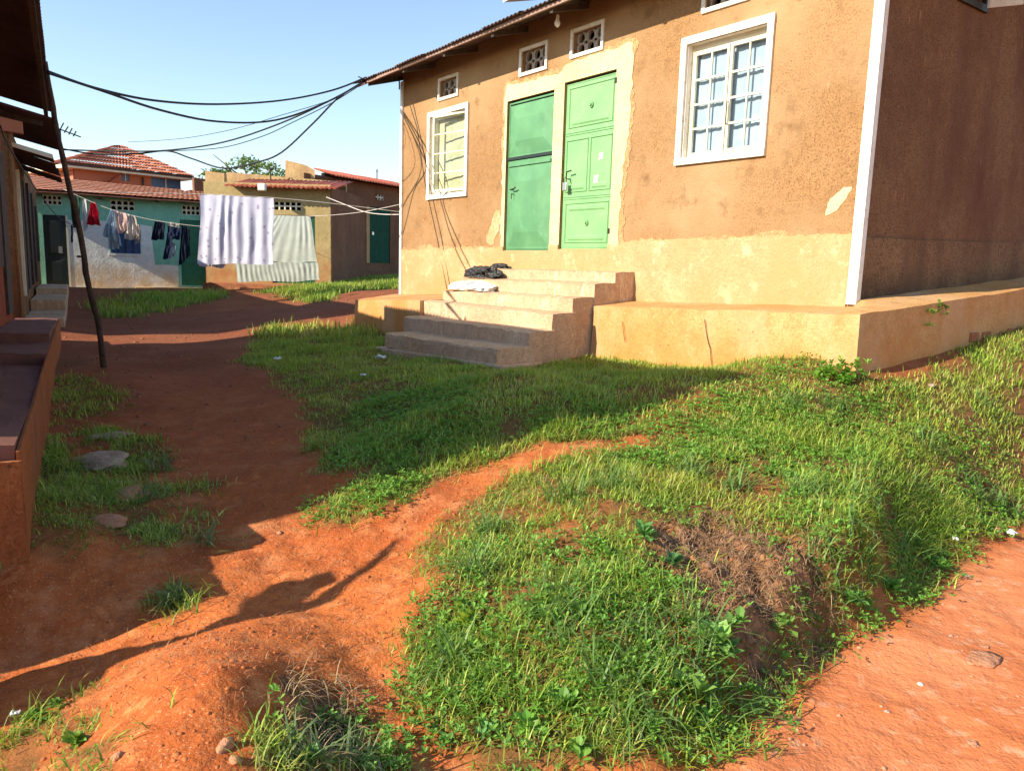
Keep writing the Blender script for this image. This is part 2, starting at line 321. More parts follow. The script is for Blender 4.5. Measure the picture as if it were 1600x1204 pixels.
def poly_sd(poly, x, y):
    """signed distance to a polygon (positive inside)"""
    poly = np.asarray(poly)[:, :2]; d = np.full(x.shape, 1e9); ins = np.zeros(x.shape, bool); n = len(poly)
    for i in range(n):
        ax, ay = poly[i]; bx, by = poly[(i+1) % n]; ex, ey = bx-ax, by-ay; L = ex*ex+ey*ey+1e-12
        t = np.clip(((x-ax)*ex+(y-ay)*ey)/L, 0, 1); d = np.minimum(d, np.hypot(x-ax-t*ex, y-ay-t*ey))
        c = (ay > y) != (by > y); ins ^= c & (x < (bx-ax)*(y-ay)/(by-ay+1e-12)+ax)
    return np.where(ins, d, -d)
road = [at_z(*p, 0.0) for p in [(1060, 1204), (1110, 1160), (1170, 1110), (1240, 1060), (1290, 1012), (1400, 968), (1480, 905), (1555, 860), (1600, 832)]]
road = [(p[0], p[1]) for p in road] + [(5.2, 6.3), (9, 8), (14, 2), (6, -6), (0, -6), (.55, 1.2)]
bare = None
def base_h(x, y):
    sh = x.shape; x = x.ravel(); y = y.ravel(); out = np.zeros(x.size)
    for i in range(0, x.size, 20000):
        X = x[i:i+20000]; Y = y[i:i+20000]
        out[i:i+20000] = tps(np.hypot(X[:, None]-anc[:, 0], Y[:, None]-anc[:, 1])) @ wts[:nA] + wts[nA] + wts[nA+1]*X + wts[nA+2]*Y
    r = np.hypot(x, y); k = np.clip((r-27)/12, 0, 1); out = out*(1-k) + 1.0*k
    out = np.clip(out, -.12, 1.7)
    sd_ = poly_sd(road, x, y); wd_ = .22+.5*np.clip((x-1.6)/.9, 0, 1); t = np.clip((sd_+wd_-.04)/wd_, 0, 1); t = t*t*(3-2*t)
    rz = 0.0 + .06*np.clip(x-1.5, 0, 5)*.6 + np.clip(y-4.6, 0, 6)*.1
    return (out*(1-t)+rz*t).reshape(sh)
xs = np.concatenate([-np.geomspace(330, 3.2, 90), np.arange(-3.15, 4.4, .024), np.geomspace(4.45, 330, 80)])
ys = np.concatenate([-np.geomspace(60, 1.0, 14), np.arange(-.8, 1.5, .2), np.arange(1.55, 6.2, .024), np.geomspace(6.25, 700, 170)])
GX, GY = np.meshgrid(xs, ys)
BH = base_h(GX, GY)
from bisect import bisect
def bil(A, x, y):
    i = np.clip(np.searchsorted(xs, x)-1, 0, len(xs)-2); j = np.clip(np.searchsorted(ys, y)-1, 0, len(ys)-2)
    fx = (x-xs[i])/(xs[i+1]-xs[i]); fy = (y-ys[j])/(ys[j+1]-ys[j])
    return (A[j, i]*(1-fx)+A[j, i+1]*fx)*(1-fy)+(A[j+1, i]*(1-fx)+A[j+1, i+1]*fx)*fy
def ground_hit(px, py):
    d = rays([(px, py)])[0]; t = np.geomspace(1.2, 60, 900); P = EYE + d*t[:, None]
    h = bil(BH, P[:, 0], P[:, 1]); k = np.nonzero(P[:, 2] < h)[0]
    if len(k) == 0: return P[-1]
    k = k[0]; return P[k]
def gpoly(pts): return np.array([ground_hit(*p)[:2] for p in pts])
GRASS = [gpoly(p) for p in [
 [(395,545),(430,512),(490,512),(557,507),(612,560),(780,572),(930,552),(1100,562),(1335,572),(1365,575),(1370,600),(1440,590),(1490,545),(1600,512),(1600,600),(1600,800),(1560,832),(1500,862),(1440,925),(1380,975),(1300,1008),(1240,1066),(1150,1140),(1090,1190),(1070,1204),
  (790,1204),(720,1150),(660,1080),(650,1000),(700,960),(692,905),(640,870),(665,830),(745,775),(840,718),(1010,702),(1020,680),(900,683),(780,712),(690,748),(600,800),(510,828),(500,800),(560,760),(500,735),(505,690),(485,640),(440,590)],
 [(88,545),(115,560),(140,600),(200,635),(110,660),(240,700),(320,750),(345,830),(310,870),(160,850),(60,880),(0,905),(0,875),(38,850),(60,700)],
 [(150,482),(230,462),(340,455),(350,462),(240,488),(180,498)],
 [(420,455),(500,442),(560,436),(632,428),(632,452),(560,452),(500,474),(450,462)],
 [(235,950),(280,935),(300,945),(270,962)],
 [(0,1204),(30,1150),(90,1105),(130,1090),(70,1160),(60,1204)],
 [(80,1190),(120,1135),(170,1165),(165,1204)],
 [(440,1204),(440,1150),(500,1110),(560,1150),(585,1204)],
 [(290,850),(330,835),(345,860),(310,885)]]]
GRASS.append(np.array([hw(.2, .5, 0)[:2], hw(-2.5, .5, 0)[:2], hw(-2.6, 1.9, 0)[:2], hw(-2.4, 2.3, 0)[:2], hw(-5.2, 2.4, 0)[:2], hw(-5.4, 1.2, 0)[:2], hw(-7.4, 1.1, 0)[:2], hw(-7, 2.2, 0)[:2], hw(-5, 3.6, 0)[:2], hw(-2, 3, 0)[:2], hw(.3, 1.6, 0)[:2]]))
BARE = gpoly([(1010,815),(1110,790),(1200,830),(1300,880),(1310,960),(1290,1030),(1210,1095),(1160,1050),(1100,990),(1050,930),(1000,870)])
STRIP = gpoly([(380,900),(440,850),(530,835),(610,800),(690,748),(780,712),(880,686),(985,674),(1030,684),(1010,700),(900,712),(800,745),(730,790),(660,850),(640,900),(600,980),(400,960)])
STRIP2 = gpoly([(1368,570),(1420,556),(1490,540),(1520,545),(1470,572),(1420,590),(1375,606),(1345,602)])
ROOTS = gpoly([(440,1060),(530,1075),(570,1120),(590,1180),(480,1204),(440,1150)])
DUST = road
def masks(x, y):
    warp = fbm(x, y, 2.2, 4, 31)*.35
    g = np.full(x.shape, -9.0)
    for i, p in enumerate(GRASS): g = np.maximum(g, poly_sd(p, x, y))
    n = fbm(x, y, 5, 3, 11)
    gm = np.clip((g + n*.13 + .09)/.12, 0, 1)
    far = np.maximum(poly_sd(GRASS[2], x, y), poly_sd(GRASS[3], x, y)); gm = np.maximum(gm, np.clip((far+fbm(x, y, 1.5, 3, 5)*.8)/.5, 0, 1)*(y > 12))
    lf = poly_sd(GRASS[1], x, y); gm = np.where(lf > -.3, gm*np.clip(.65+fbm(x, y, 3.2, 3, 17)*2.6, .0, 1), gm)
    b = np.clip((poly_sd(BARE, x, y)+n*.15)/.10, 0, 1); r = np.clip((poly_sd(ROOTS, x, y)+n*.1)/.1, 0, 1)
    rd = np.clip((poly_sd(road, x, y)+n*.1)/.15, 0, 1)
    patch = fbm(x, y, 1.1, 4, 77)
    thin = np.clip(1 - np.clip((patch-.12)/.2, 0, 1)*.3, 0, 1)
    st_ = np.clip((poly_sd(STRIP, x, y)+n*.10+.02)/.10, 0, 1)
    st_ = np.maximum(st_, np.clip((poly_sd(STRIP2, x, y)+n*.12+.02)/.12, 0, 1))
    return gm*(1-b*.95)*thin*(1-st_), b, r, rd
GM, BM, RM, DM = masks(GX, GY)
near = np.clip((8-np.hypot(GX, GY))/4, 0.15, 1)
lump = np.abs(fbm(GX, GY, 7, 4, 3))
soil = (1-GM)*(1-DM)
DISP = fbm(GX, GY, 1.1, 3, 1)*.06 + fbm(GX, GY, 6, 4, 2)*(.012 + .012*soil)*near + lump*.028*soil*near*np.clip(fbm(GX, GY, 1.3, 2, 8)*3+.6, 0, 1) + BM*(fbm(GX, GY, 9, 4, 21)*.11-.03) + RM*(fbm(GX, GY, 11, 4, 23)*.08-.06) + GM*np.clip(fbm(GX, GY, 3, 2, 9), -.3, 1)*.05
DISP *= np.clip((27-np.hypot(GX, GY))/5, 0, 1)
TH = BH + DISP
TH = np.where(np.hypot(GX, GY) > 60, TH - .2, TH)
me = bpy.data.meshes.new('ground'); ny, nx = GX.shape
co = np.stack([GX, GY, TH], -1).reshape(-1, 3); me.vertices.add(len(co)); me.vertices.foreach_set('co', co.ravel())
jj, ii = np.meshgrid(np.arange(ny-1), np.arange(nx-1), indexing='ij'); a = (jj*nx+ii).ravel(); qd = np.stack([a, a+1, a+nx+1, a+nx], 1)
me.loops.add(qd.size); me.loops.foreach_set('vertex_index', qd.ravel()); me.polygons.add(len(qd)); me.polygons.foreach_set('loop_start', np.arange(len(qd))*4)
me.polygons.foreach_set('use_smooth', np.ones(len(qd), bool)); me.update(calc_edges=True)
ca = me.color_attributes.new('mask', 'FLOAT_COLOR', 'POINT')
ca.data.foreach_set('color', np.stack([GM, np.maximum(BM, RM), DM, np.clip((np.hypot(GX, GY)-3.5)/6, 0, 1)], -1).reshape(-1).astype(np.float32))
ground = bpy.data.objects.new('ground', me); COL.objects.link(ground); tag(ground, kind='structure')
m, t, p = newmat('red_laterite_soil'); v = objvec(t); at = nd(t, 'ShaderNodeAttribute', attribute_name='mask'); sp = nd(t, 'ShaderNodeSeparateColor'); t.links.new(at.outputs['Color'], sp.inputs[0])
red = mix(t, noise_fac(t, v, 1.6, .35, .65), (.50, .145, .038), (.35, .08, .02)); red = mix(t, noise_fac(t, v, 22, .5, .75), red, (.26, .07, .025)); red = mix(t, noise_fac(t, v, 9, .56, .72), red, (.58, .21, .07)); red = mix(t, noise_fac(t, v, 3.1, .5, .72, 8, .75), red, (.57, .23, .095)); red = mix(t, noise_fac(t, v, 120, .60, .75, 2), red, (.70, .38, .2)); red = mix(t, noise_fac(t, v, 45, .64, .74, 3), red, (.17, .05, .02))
lane = mix(t, noise_fac(t, v, 1.2, .35, .65), (.21, .066, .03), (.28, .10, .048)); lane = mix(t, noise_fac(t, v, 14, .5, .75), lane, (.17, .06, .035))  # lane soil colour lowered to deepen the shade lying on it
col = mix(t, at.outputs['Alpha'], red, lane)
rdc = mix(t, noise_fac(t, v, 1.8, .35, .65), (.62, .225, .10), (.54, .165, .06)); rdc = mix(t, noise_fac(t, v, 12, .55, .72), rdc, (.64, .33, .19)); rdc = mix(t, noise_fac(t, v, 60, .62, .75), rdc, (.3, .1, .05))
col = mix(t, sp.outputs[2], col, rdc)
brn = mix(t, noise_fac(t, v, 12, .35, .65), (.34, .175, .085), (.13, .06, .03)); col = mix(t, sp.outputs[1], col, brn)
und = mix(t, noise_fac(t, v, 18, .4, .6), (.10, .075, .025), (.17, .09, .035)); gf = nd(t, 'ShaderNodeMath', operation='MULTIPLY'); gf.inputs[1].default_value = .85; t.links.new(sp.outputs[0], gf.inputs[0]); col = mix(t, gf.outputs[0], col, und)
t.links.new(col, p.inputs['Base Color']); p.inputs['Roughness'].default_value = .95; p.inputs['Specular IOR Level'].default_value = .12
bump(t, p, [(noise_fac(t, v, 9, .3, .7, 6), .5, .02), (noise_fac(t, v, 70, .3, .7, 4), .45, .006)])
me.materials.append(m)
def gz(x, y): return float(bil(TH, np.array([x]), np.array([y]))[0])

# ------------------------------------------------------------------ main house
house = empty('plastered_house', (HC[0], HC[1], 0), HROT, label='long tan plastered house with two green doors and a white corner strip', cat='house')
H = house
WL = -8.03; DEP = 7.0; ZT = 4.66
hd_L = (-5.10, -4.115, 1.83, 3.765); hd_R = (-3.925, -3.03, 1.85, 3.81)
hwin = (-2.02, -1.07, 2.76, 3.86); hwin2 = (-7.12, -6.11, 2.67, 3.83)
vents = [(-6.85, -6.37, 4.07, 4.31), (-4.81, -4.32, 4.07, 4.33), (-3.80, -3.31, 4.10, 4.345), (-1.82, -1.34, 4.15, 4.40)]
wm = MB(); holed_wall(wm, WL, 0, .5, ZT, [hd_L, hd_R, hwin, hwin2]+vents, 0, .16); wm.build('front_wall', 'facade', H)
sm_ = MB(); 
sv = (1.22, 1.66, 4.10, 4.55)   # side window opening (y0,y1,z0,z1)
tmp = MB(); holed_wall(tmp, 0, DEP, .5, 6.4, [sv], 0, .16)
gz_top = lambda y: ZT+.1 + (y if y < DEP/2 else DEP-y)*.27
sm_.v = [(-v_[1], v_[0], min(v_[2], gz_top(v_[0]))) for v_ in tmp.v]; sm_.f = tmp.f
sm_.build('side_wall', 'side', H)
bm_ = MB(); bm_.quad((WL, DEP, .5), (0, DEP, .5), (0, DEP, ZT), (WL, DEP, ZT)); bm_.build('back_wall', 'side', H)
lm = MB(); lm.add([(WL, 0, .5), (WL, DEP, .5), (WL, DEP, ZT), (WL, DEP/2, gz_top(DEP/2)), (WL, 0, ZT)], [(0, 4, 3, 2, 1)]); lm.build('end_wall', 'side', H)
cl = MB(); cl.box(WL+.02, -.02, .2, DEP-.02, 4.52, 4.55); cl.build('ceiling', 'dark', H)
inn = MB(); inn.quad((WL+.01, .9, 1), (-.01, .9, 1), (-.01, .9, 4.5), (WL+.01, .9, 4.5)); inn.build('dark_backdrop', 'dark', H)  # near-black sheet standing for the unlit room behind the openings
# cream plaster round the doors, thin proud render with ragged edges, and the pale band low on the wall
surL = ragged([(-5.16, 1.88, 1), (-5.17, 3.80, 1), (-5.12, 3.99, 1), (-4.5, 3.93, 1), (-3.98, 3.96, 1), (-3.93, 4.01, 1), (-3.2, 4.05, 1), (-2.80, 4.04, 1), (-2.78, 3.3, 1), (-2.86, 2.6, 1), (-2.86, 1.88, 0),
  (hd_R[1], 1.88, 0), (hd_R[1], hd_R[3], 0), (hd_R[0], hd_R[3], 0), (hd_R[0], 1.88, 0), (hd_L[1], 1.88, 0), (hd_L[1], hd_L[3], 0), (hd_L[0], hd_L[3], 0), (hd_L[0], 1.88, 0)][::-1], .07, .022, 3)
def holed_poly(outer, hole_rects, y0, y1, name, mat):
    bm = bmesh.new()
    def loop(pts):
        vs = [bm.verts.new((x, y0, z)) for x, z in pts]; return [bm.edges.new((vs[i], vs[(i+1) % len(vs)])) for i in range(len(vs))]
    es = loop(outer)
    for h in hole_rects: es += loop([(h[0], h[2]), (h[1], h[2]), (h[1], h[3]), (h[0], h[3])])
    bmesh.ops.triangle_fill(bm, edges=es, use_beauty=True)
    bmesh.ops.recalc_face_normals(bm, faces=bm.faces)
    ex = bmesh.ops.extrude_face_region(bm, geom=list(bm.faces)); vv = [g for g in ex['geom'] if isinstance(g, bmesh.types.BMVert)]
    bmesh.ops.translate(bm, verts=vv, vec=(0, y1-y0, 0)); bmesh.ops.recalc_face_normals(bm, faces=bm.faces)
    me = bpy.data.meshes.new(name); bm.to_mesh(me); bm.free(); me.materials.append(MT[mat]); o = bpy.data.objects.new(name, me); COL.objects.link(o); o.parent = H; return o
holed_poly(surL, [], -.010, .003, 'door_surround', 'cream')
midp = [(x_, z_, r_) for x_, z_, r_ in [(-5.19, 1.88, 1), (-5.21, 3.82, 1), (-5.14, 4.03, 1), (-4.5, 3.97, 1), (-4.0, 4.0, 1), (-3.93, 4.05, 1), (-3.2, 4.09, 1), (-2.76, 4.08, 1), (-2.74, 3.3, 1), (-2.81, 2.6, 1), (-2.81, 1.88, 0),
  (hd_R[1], 1.88, 0), (hd_R[1], hd_R[3], 0), (hd_R[0], hd_R[3], 0), (hd_R[0], 1.88, 0), (hd_L[1], 1.88, 0), (hd_L[1], hd_L[3], 0), (hd_L[0], hd_L[3], 0), (hd_L[0], 1.88, 0)]]
holed_poly(ragged(midp[::-1], .05, .03, 14), [], -.005, .002, 'thin_render', 'mid')
slab(ragged([(WL+.03, 1.7, 0), (-.07, 1.7, 0), (-.07, 1.985, 1), (-1.3, 1.975, 1), (hd_R[1]+.22, 1.945, 0), (hd_R[1]+.2, 1.7, 0)], .05, .022, 19), -.008, .003, 'thin_render', 'mid', H)
slab(ragged([(WL+.04, 1.7, 0), (hd_L[0]-.03, 1.7, 0), (hd_L[0]-.03, 1.90, 1), (WL+.04, 1.865, 0)], .05, .022, 23), -.008, .003, 'thin_render', 'mid', H)
bandp = ragged([(WL+.03, .9, 0), (-.07, .9, 0), (-.07, 1.965, 1), (-1.3, 1.955, 1), (-2.7, 1.925, 1), (hd_R[1], 1.90, 0), (hd_R[1], 1.845, 0), (hd_R[0], 1.845, 0), (hd_R[0], 1.90, 0), (hd_L[1], 1.90, 0), (hd_L[1], 1.825, 0), (hd_L[0], 1.825, 0), (hd_L[0], 1.87, 1), (WL+.03, 1.84, 0)], .06, .012, 9)
slab(bandp, -.022, .003, 'plaster_band', 'band', H)
pch = slab(ragged([(-.34, 2.13), (-.24, 2.17), (-.16, 2.27), (-.12, 2.36), (-.20, 2.36), (-.31, 2.27)], .03, .008, 5), -.004, .003, 'pale_patch', 'cream', H)
slab(ragged([(-5.52, 1.95), (-5.35, 1.90), (-5.22, 2.1), (-5.20, 2.36), (-5.30, 2.38), (-5.40, 2.25)], .06, .03, 6), -.004, .003, 'pale_patch', 'band', H)
# side band with dark stain
def side_slab(pts, x0, x1, name, mat):
    n = len(pts); mm = MB(); mm.add([(x0, y, z) for y, z in pts]+[(x1, y, z) for y, z in pts], [tuple(range(n)), tuple(range(2*n-1, n-1, -1))]+[(i, i+n, (i+1) % n+n, (i+1) % n) for i in range(n)])
    return mm.build(name, mat, H)
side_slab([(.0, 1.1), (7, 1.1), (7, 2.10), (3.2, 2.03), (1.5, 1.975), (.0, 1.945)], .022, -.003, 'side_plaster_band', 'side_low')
# white corner strips
cs = MB(); cs.hexa([(-.06, -.035, 1.39), (.03, -.035, 1.39), (.03, .03, 1.39), (-.06, .03, 1.39)], [(-.06, -.035, ZT), (.03, -.035, ZT), (.03, .03, ZT), (-.06, .03, ZT)]); cs.build('corner_strip', 'white', H)
cs = MB(); cs.box(WL-.03, WL+.035, -.03, .03, 1.03, 4.5); cs.build('corner_strip', 'white', H)

def ring(m, x0, x1, z0, z1, wd, y0, y1):
    m.box(x0, x1, y0, y1, z1-wd, z1); m.box(x0, x1, y0, y1, z0, z0+wd); m.box(x0, x0+wd, y0, y1, z0+wd, z1-wd); m.box(x1-wd, x1, y0, y1, z0+wd, z1-wd)
def win_part(hx, name='window'):
    x0, x1, z0, z1 = hx; m = MB(); e = .07
    m.box(x0-e, x1+e, -.028, .004, z1, z1+e); m.box(x0-e, x1+e, -.034, .004, z0-e, z0); m.box(x0-e, x0, -.028, .004, z0, z1); m.box(x1, x1+e, -.028, .004, z0, z1)
    # painted reveals
    m.box(x0, x0+.006, .004, .15, z0, z1); m.box(x1-.006, x1, .004, .15, z0, z1); m.box(x0+.006, x1-.006, .004, .15, z1-.006, z1); m.box(x0+.006, x1-.006, .004, .15, z0, z0+.006)
    return m.build(name, 'white', H, bevel=.004)
wn = win_part(hwin); x0, x1, z0, z1 = hwin; xm = (x0+x1)/2
fm = MB(); ring(fm, x0+.006, x1-.006, z0+.006, z1-.006, .018, .07, .12); fm.box(x0+.024, x1-.024, .075, .115, z1-.07, z1-.024); fm.build('window_frame', 'offwhite', wn, bevel=.003)
def casement(parent, xa, xb, za, zb, y, cols, rows, bar=.03, fr=.035, mat='offwhite', panes=True, up=0):
    cm = MB(); ring(cm, xa, xb, za, zb, fr, y-.015, y+.015)
    for c in range(1, cols):
        xx = xa+fr+(xb-xa-2*fr)*c/cols; cm.box(xx-bar*.35, xx+bar*.35, y-.010, y+.010, za+fr, zb-fr)
    for r in range(1, rows):
        zz = za+fr+(zb-za-2*fr)*r/rows; cm.box(xa+fr, xb-fr, y-.012, y+.012, zz-bar*.45, zz+bar*.45)
    cobj = cm.build('casement', mat, parent)
    if panes:
        for c in range(cols):
            for r in range(rows):
                a = xa+fr+(xb-xa-2*fr)*c/cols; b = xa+fr+(xb-xa-2*fr)*(c+1)/cols; lo = za+fr+(zb-za-2*fr)*r/rows; hi = za+fr+(zb-za-2*fr)*(r+1)/rows
                MB().box(a+.004, b-.004, y-.002, y+.002, lo+.004, hi-.004).build('pane', 'pane', parent)
    return cobj
gap = .012
casement(wn, x0+.026, xm-gap, z0+.026, z1-.072, .09, 2, 4, .022, .028)
casement(wn, xm+gap, x1-.026, z0+.026, z1-.072, .075, 2, 4, .022, .028)
MB().box(xm-gap-.002, xm+gap+.002, .088, .11, z0+.038, z1-.122).build('window_mullion', 'dark', wn)
MB().tube([(xm+.03, .055, 3.25), (xm+.03, .035, 3.24), (xm+.03, .035, 3.05), (xm+.03, .055, 3.04)], .006).build('window_handle', 'darkmetal', wn)
def curtain_mesh(xa, xb, za, zb, y, waves, amp, n=60, rows=6, thick=False, gather=0):
    m = MB(); vs = []
    for j in range(rows+1):
        for i in range(n+1):
            s = i/n; tt = j/rows; yy = y+amp*(.5+.5*tt)*math.sin(s*waves*6.283+math.sin(s*17)*1.3+tt*.4); vs.append((xa+(xb-xa)*s, yy, zb+(za-zb)*tt))
    m.add(vs, [(j*(n+1)+i, j*(n+1)+i+1, (j+1)*(n+1)+i+1, (j+1)*(n+1)+i) for j in range(rows) for i in range(n)]); return m
curtain_mesh(x0+.01, x1-.01, z0+.01, z1-.01, .136, 9, .005).build('window_curtain', 'curtain', wn, smooth=True)
# small left window, its leaf open
wn2 = win_part(hwin2); x0, x1, z0, z1 = hwin2
fm = MB(); ring(fm, x0+.006, x1-.006, z0+.006, z1-.006, .035, .06, .12); fm.build('window_frame', 'offwhite', wn2, bevel=.003)
leaf = empty('casement_leaf', (x1-.04, .045, 0), 0); leaf.parent = wn2
cm = MB(); Wd = .80; ring(cm, -Wd, 0, z0+.03, z1-.01, .035, -.015, .015)
for r in (1, 2, 3): zz = z0+.03+(z1-z0-.04)*r/4; cm.box(-Wd+.035, -.035, -.01, .01, zz-.008, zz+.008)
bpy.data.objects.remove(leaf)
ang = R(7); rotm = lambda q: (x1-.04+q[0]*math.cos(ang)-q[1]*math.sin(ang), .045+q[0]*math.sin(ang)+q[1]*math.cos(ang), q[2])
cm.v = [rotm(q) for q in cm.v]; cm.build('casement', 'offwhite', wn2)
for r in range(4):
    a = z0+.03+.035+(z1-z0-.11)*r/4; pm = MB().box(-Wd+.037, -.037, -.002, .002, a+.012, a+(z1-z0-.11)/4-.012); pm.v = [rotm(q) for q in pm.v]; pm.build('pane', 'pane', wn2)
curtain_mesh(x0+.012, x1-.01, z0+.01, z1-.01, .128, 5, .004).build('window_curtain', 'creamcurtain', wn2, smooth=True)
MB().tube([(x1-.45, -.03, z0+.0), (x1-.42, -.12, z0-.05), (x1-.34, -.08, z0+.01)], .006).build('window_stay', 'darkmetal', wn2)
# ventilation blocks
for k, (a, b, c, d) in enumerate(vents):
    e = .042; m = MB(); m.box(a-e, b+e, -.022, .004, d, d+e); m.box(a-e, b+e, -.022, .004, c-e, c); m.box(a-e, a, -.022, .004, c, d); m.box(b, b+e, -.022, .004, c, d)
    vt = m.build('ventilation_opening', 'white', H, bevel=.004)
    g = MB(); cols, rows = 3, 2; cw = (b-a)/cols; ch = (d-c)/rows
    for i in range(cols):
        for j in range(rows):
            cx = a+cw*(i+.5); cz = c+ch*(j+.5); rad = min(cw, ch)*.43; N = 16; vs = []; fs = []
            for y in (.055, .095):
                for q in range(N):
                    th = 2*math.pi*(q+.5)/N; dx, dz = math.cos(th), math.sin(th); s = 1/max(abs(dx), abs(dz)); vs.append((cx+dx*s*cw/2, y, cz+dz*s*ch/2))
                for q in range(N): th = 2*math.pi*(q+.5)/N; vs.append((cx+math.cos(th)*rad, y, cz+math.sin(th)*rad))
            for q in range(N):
                q2 = (q+1) % N; fs.append((q, q2, N+q2, N+q)); fs.append((N+q, N+q2, 3*N+q2, 3*N+q))
            g.add(vs, fs)
            # petal ring round each hole
            for q in range(4):
                th = math.pi/4+q*math.pi/2; xx = cx+math.cos(th)*rad*1.28; zz = cz+math.sin(th)*rad*1.28; g.box(xx-.008, xx+.008, .045, .056, zz-.008, zz+.008)
    g.build('vent_grille', 'ventgrey', vt)
# doors
def door(hx, name, mat, label):
    x0, x1, z0, z1 = hx; fr = MB(); ring(fr, x0+.002, x1-.002, z0, z1-.02, .022, .03, .08); o = fr.build('door', mat, H); o['label'] = label; return o
x0, x1, z0, z1 = hd_L; dL = door(hd_L, 'door', 'doorL', 'darker green metal door with pyramid panels')
zt_ = 3.03
lf = MB(); lf.box(x0+.024, x1-.024, .035, .06, zt_+.02, z1-.06); lf.frustum(x0+.03, x1-.03, zt_+.04, z1-.07, .035, .0, .17); lf.build('door_panel', 'doorL', dL)
lf = MB(); lf.box(x0+.01, x1-.03, .03, .055, z0+.01, zt_-.03); lf.frustum(x0+.03, x1-.05, z0+.05, zt_-.12, .030, -.006, .19); lf.box(x0+.03, x1-.06, .012, .03, zt_-.105, zt_-.07); lf.build('door_panel', 'doorL', dL)
MB().box(x0+.0, x1-.01, .012, .034, zt_-.022, zt_+.012).build('door_rail', 'black', dL)
MB().box(x0+.01, x1-.01, .05, .075, z0+.0, z1-.01).build('door_backing', 'dark', dL)
MB().tube([(-4.92, .01, 2.62), (-4.92, -.05, 2.62), (-4.84, -.055, 2.625), (-4.80, -.055, 2.64)], .009).tube([(-4.90, .01, 2.56), (-4.90, -.045, 2.565), (-4.90, -.045, 2.50)], .008).build('door_handle', 'darkmetal', dL)
x0, x1, z0, z1 = hd_R; dR = door(hd_R, 'door', 'doorR', 'bright green metal door with a hanging padlock')
MB().box(x0+.02, x1-.02, .03, .06, z0+.01, z1-.03).build('door_leaf', 'doorR', dR)
def rel(m, a, b, c, d, y=.03, h=.012, wd=.02):    # pressed ridge
    for q in ((a, b, d-wd, d), (a, b, c, c+wd), (a, a+wd, c+wd, d-wd), (b-wd, b, c+wd, d-wd)): m.frustum(q[0], q[1], q[2], q[3], y, y-h, wd*.35)
m = MB(); rel(m, x0+.06, x1-.06, 3.27, 3.74); m.frustum(x0+.12, x1-.12, 3.30, 3.38, .03, .018, .02); m.build('door_panel', 'doorR', dR)
m = MB(); rel(m, x0+.04, x0+.44, 2.52, 3.14); m.frustum(x0+.09, x0+.39, 2.55, 2.62, .03, .018, .02); m.build('door_panel', 'doorR', dR)
m = MB(); rel(m, x0+.47, x1-.05, 2.52, 3.14); m.frustum(x0+.52, x1-.1, 2.55, 2.62, .03, .018, .02); m.build('door_panel', 'doorR', dR)
m = MB(); rel(m, x0+.06, x1-.06, 1.92, 2.40); m.frustum(x0+.12, x1-.12, 2.30, 2.37, .03, .018, .02); m.frustum(x0+.12, x1-.12, 1.95, 2.02, .03, .018, .02); m.build('door_panel', 'doorR', dR)
for zz in (3.19, 3.215, 2.44, 2.465): MB().box(x0+.02, x1-.02, .022, .03, zz, zz+.012).build('door_rail', 'doorR', dR)
for zz in (3.50, 2.16):
    m = MB(); m.tube([(x0+.46, .03, zz), (x0+.46, .012, zz)], .034, 14); m.tube([(x0+.46, .012, zz), (x0+.46, -.004, zz)], .017, 12); m.build('door_boss', 'doorR', dR)
MB().tube([(x0+.13, .02, 2.68), (x0+.13, -.035, 2.68), (x0+.13, -.035, 2.76), (x0+.22, -.04, 2.77)], .009).build('door_handle', 'darkmetal', dR)
m = MB(); m.box(x0+.08, x0+.155, -.055, -.03, 2.54, 2.64); m.build('padlock', 'steel', dR, bevel=.008)
MB().tube([(x0+.095, -.042, 2.64), (x0+.095, -.042, 2.68), (x0+.117, -.042, 2.70), (x0+.14, -.042, 2.68), (x0+.14, -.042, 2.64)], .006).build('padlock_shackle', 'darkmetal', dR)
for sx, sz, hh in ((.62, 2.86, .055), (.55, 2.60, .07)):
    slab(ragged([(x0+sx, sz), (x0+sx+.075, sz+.01), (x0+sx+.08, sz+hh+.03), (x0+sx+.01, sz+hh+.02)], .03, .008, int(sz*100)), .026, .03, 'paper_scrap', 'white', dR)
for zz in (2.02, 3.66): MB().box(x1-.02, x1+.012, -.014, .02, zz, zz+.06).build('door_hinge', 'darkmetal', dR)
# side window stub near the top of the side wall
m = MB(); a, b, c, d = sv; m.box(-.01, .03, a-.05, b+.05, c-.06, c); m.box(-.01, .03, a-.05, a, c, d); m.box(-.01, .03, b, b+.05, c, d)
sw = m.build('window', 'darkmetal', H); sw['label'] = 'small shuttered window high on the shaded side wall'
MB().hexa([(.05, b-.02, c-.04), (.07, b-.02, c-.04), (.30, b+.1, c-.04), (.28, b+.1, c-.04)], [(.05, b-.02, d), (.07, b-.02, d), (.30, b+.1, d), (.28, b+.1, d)]).build('shutter', 'white', sw)
MB().box(-.12, -.10, a, b, c, d).build('shutter_back', 'dark', sw)
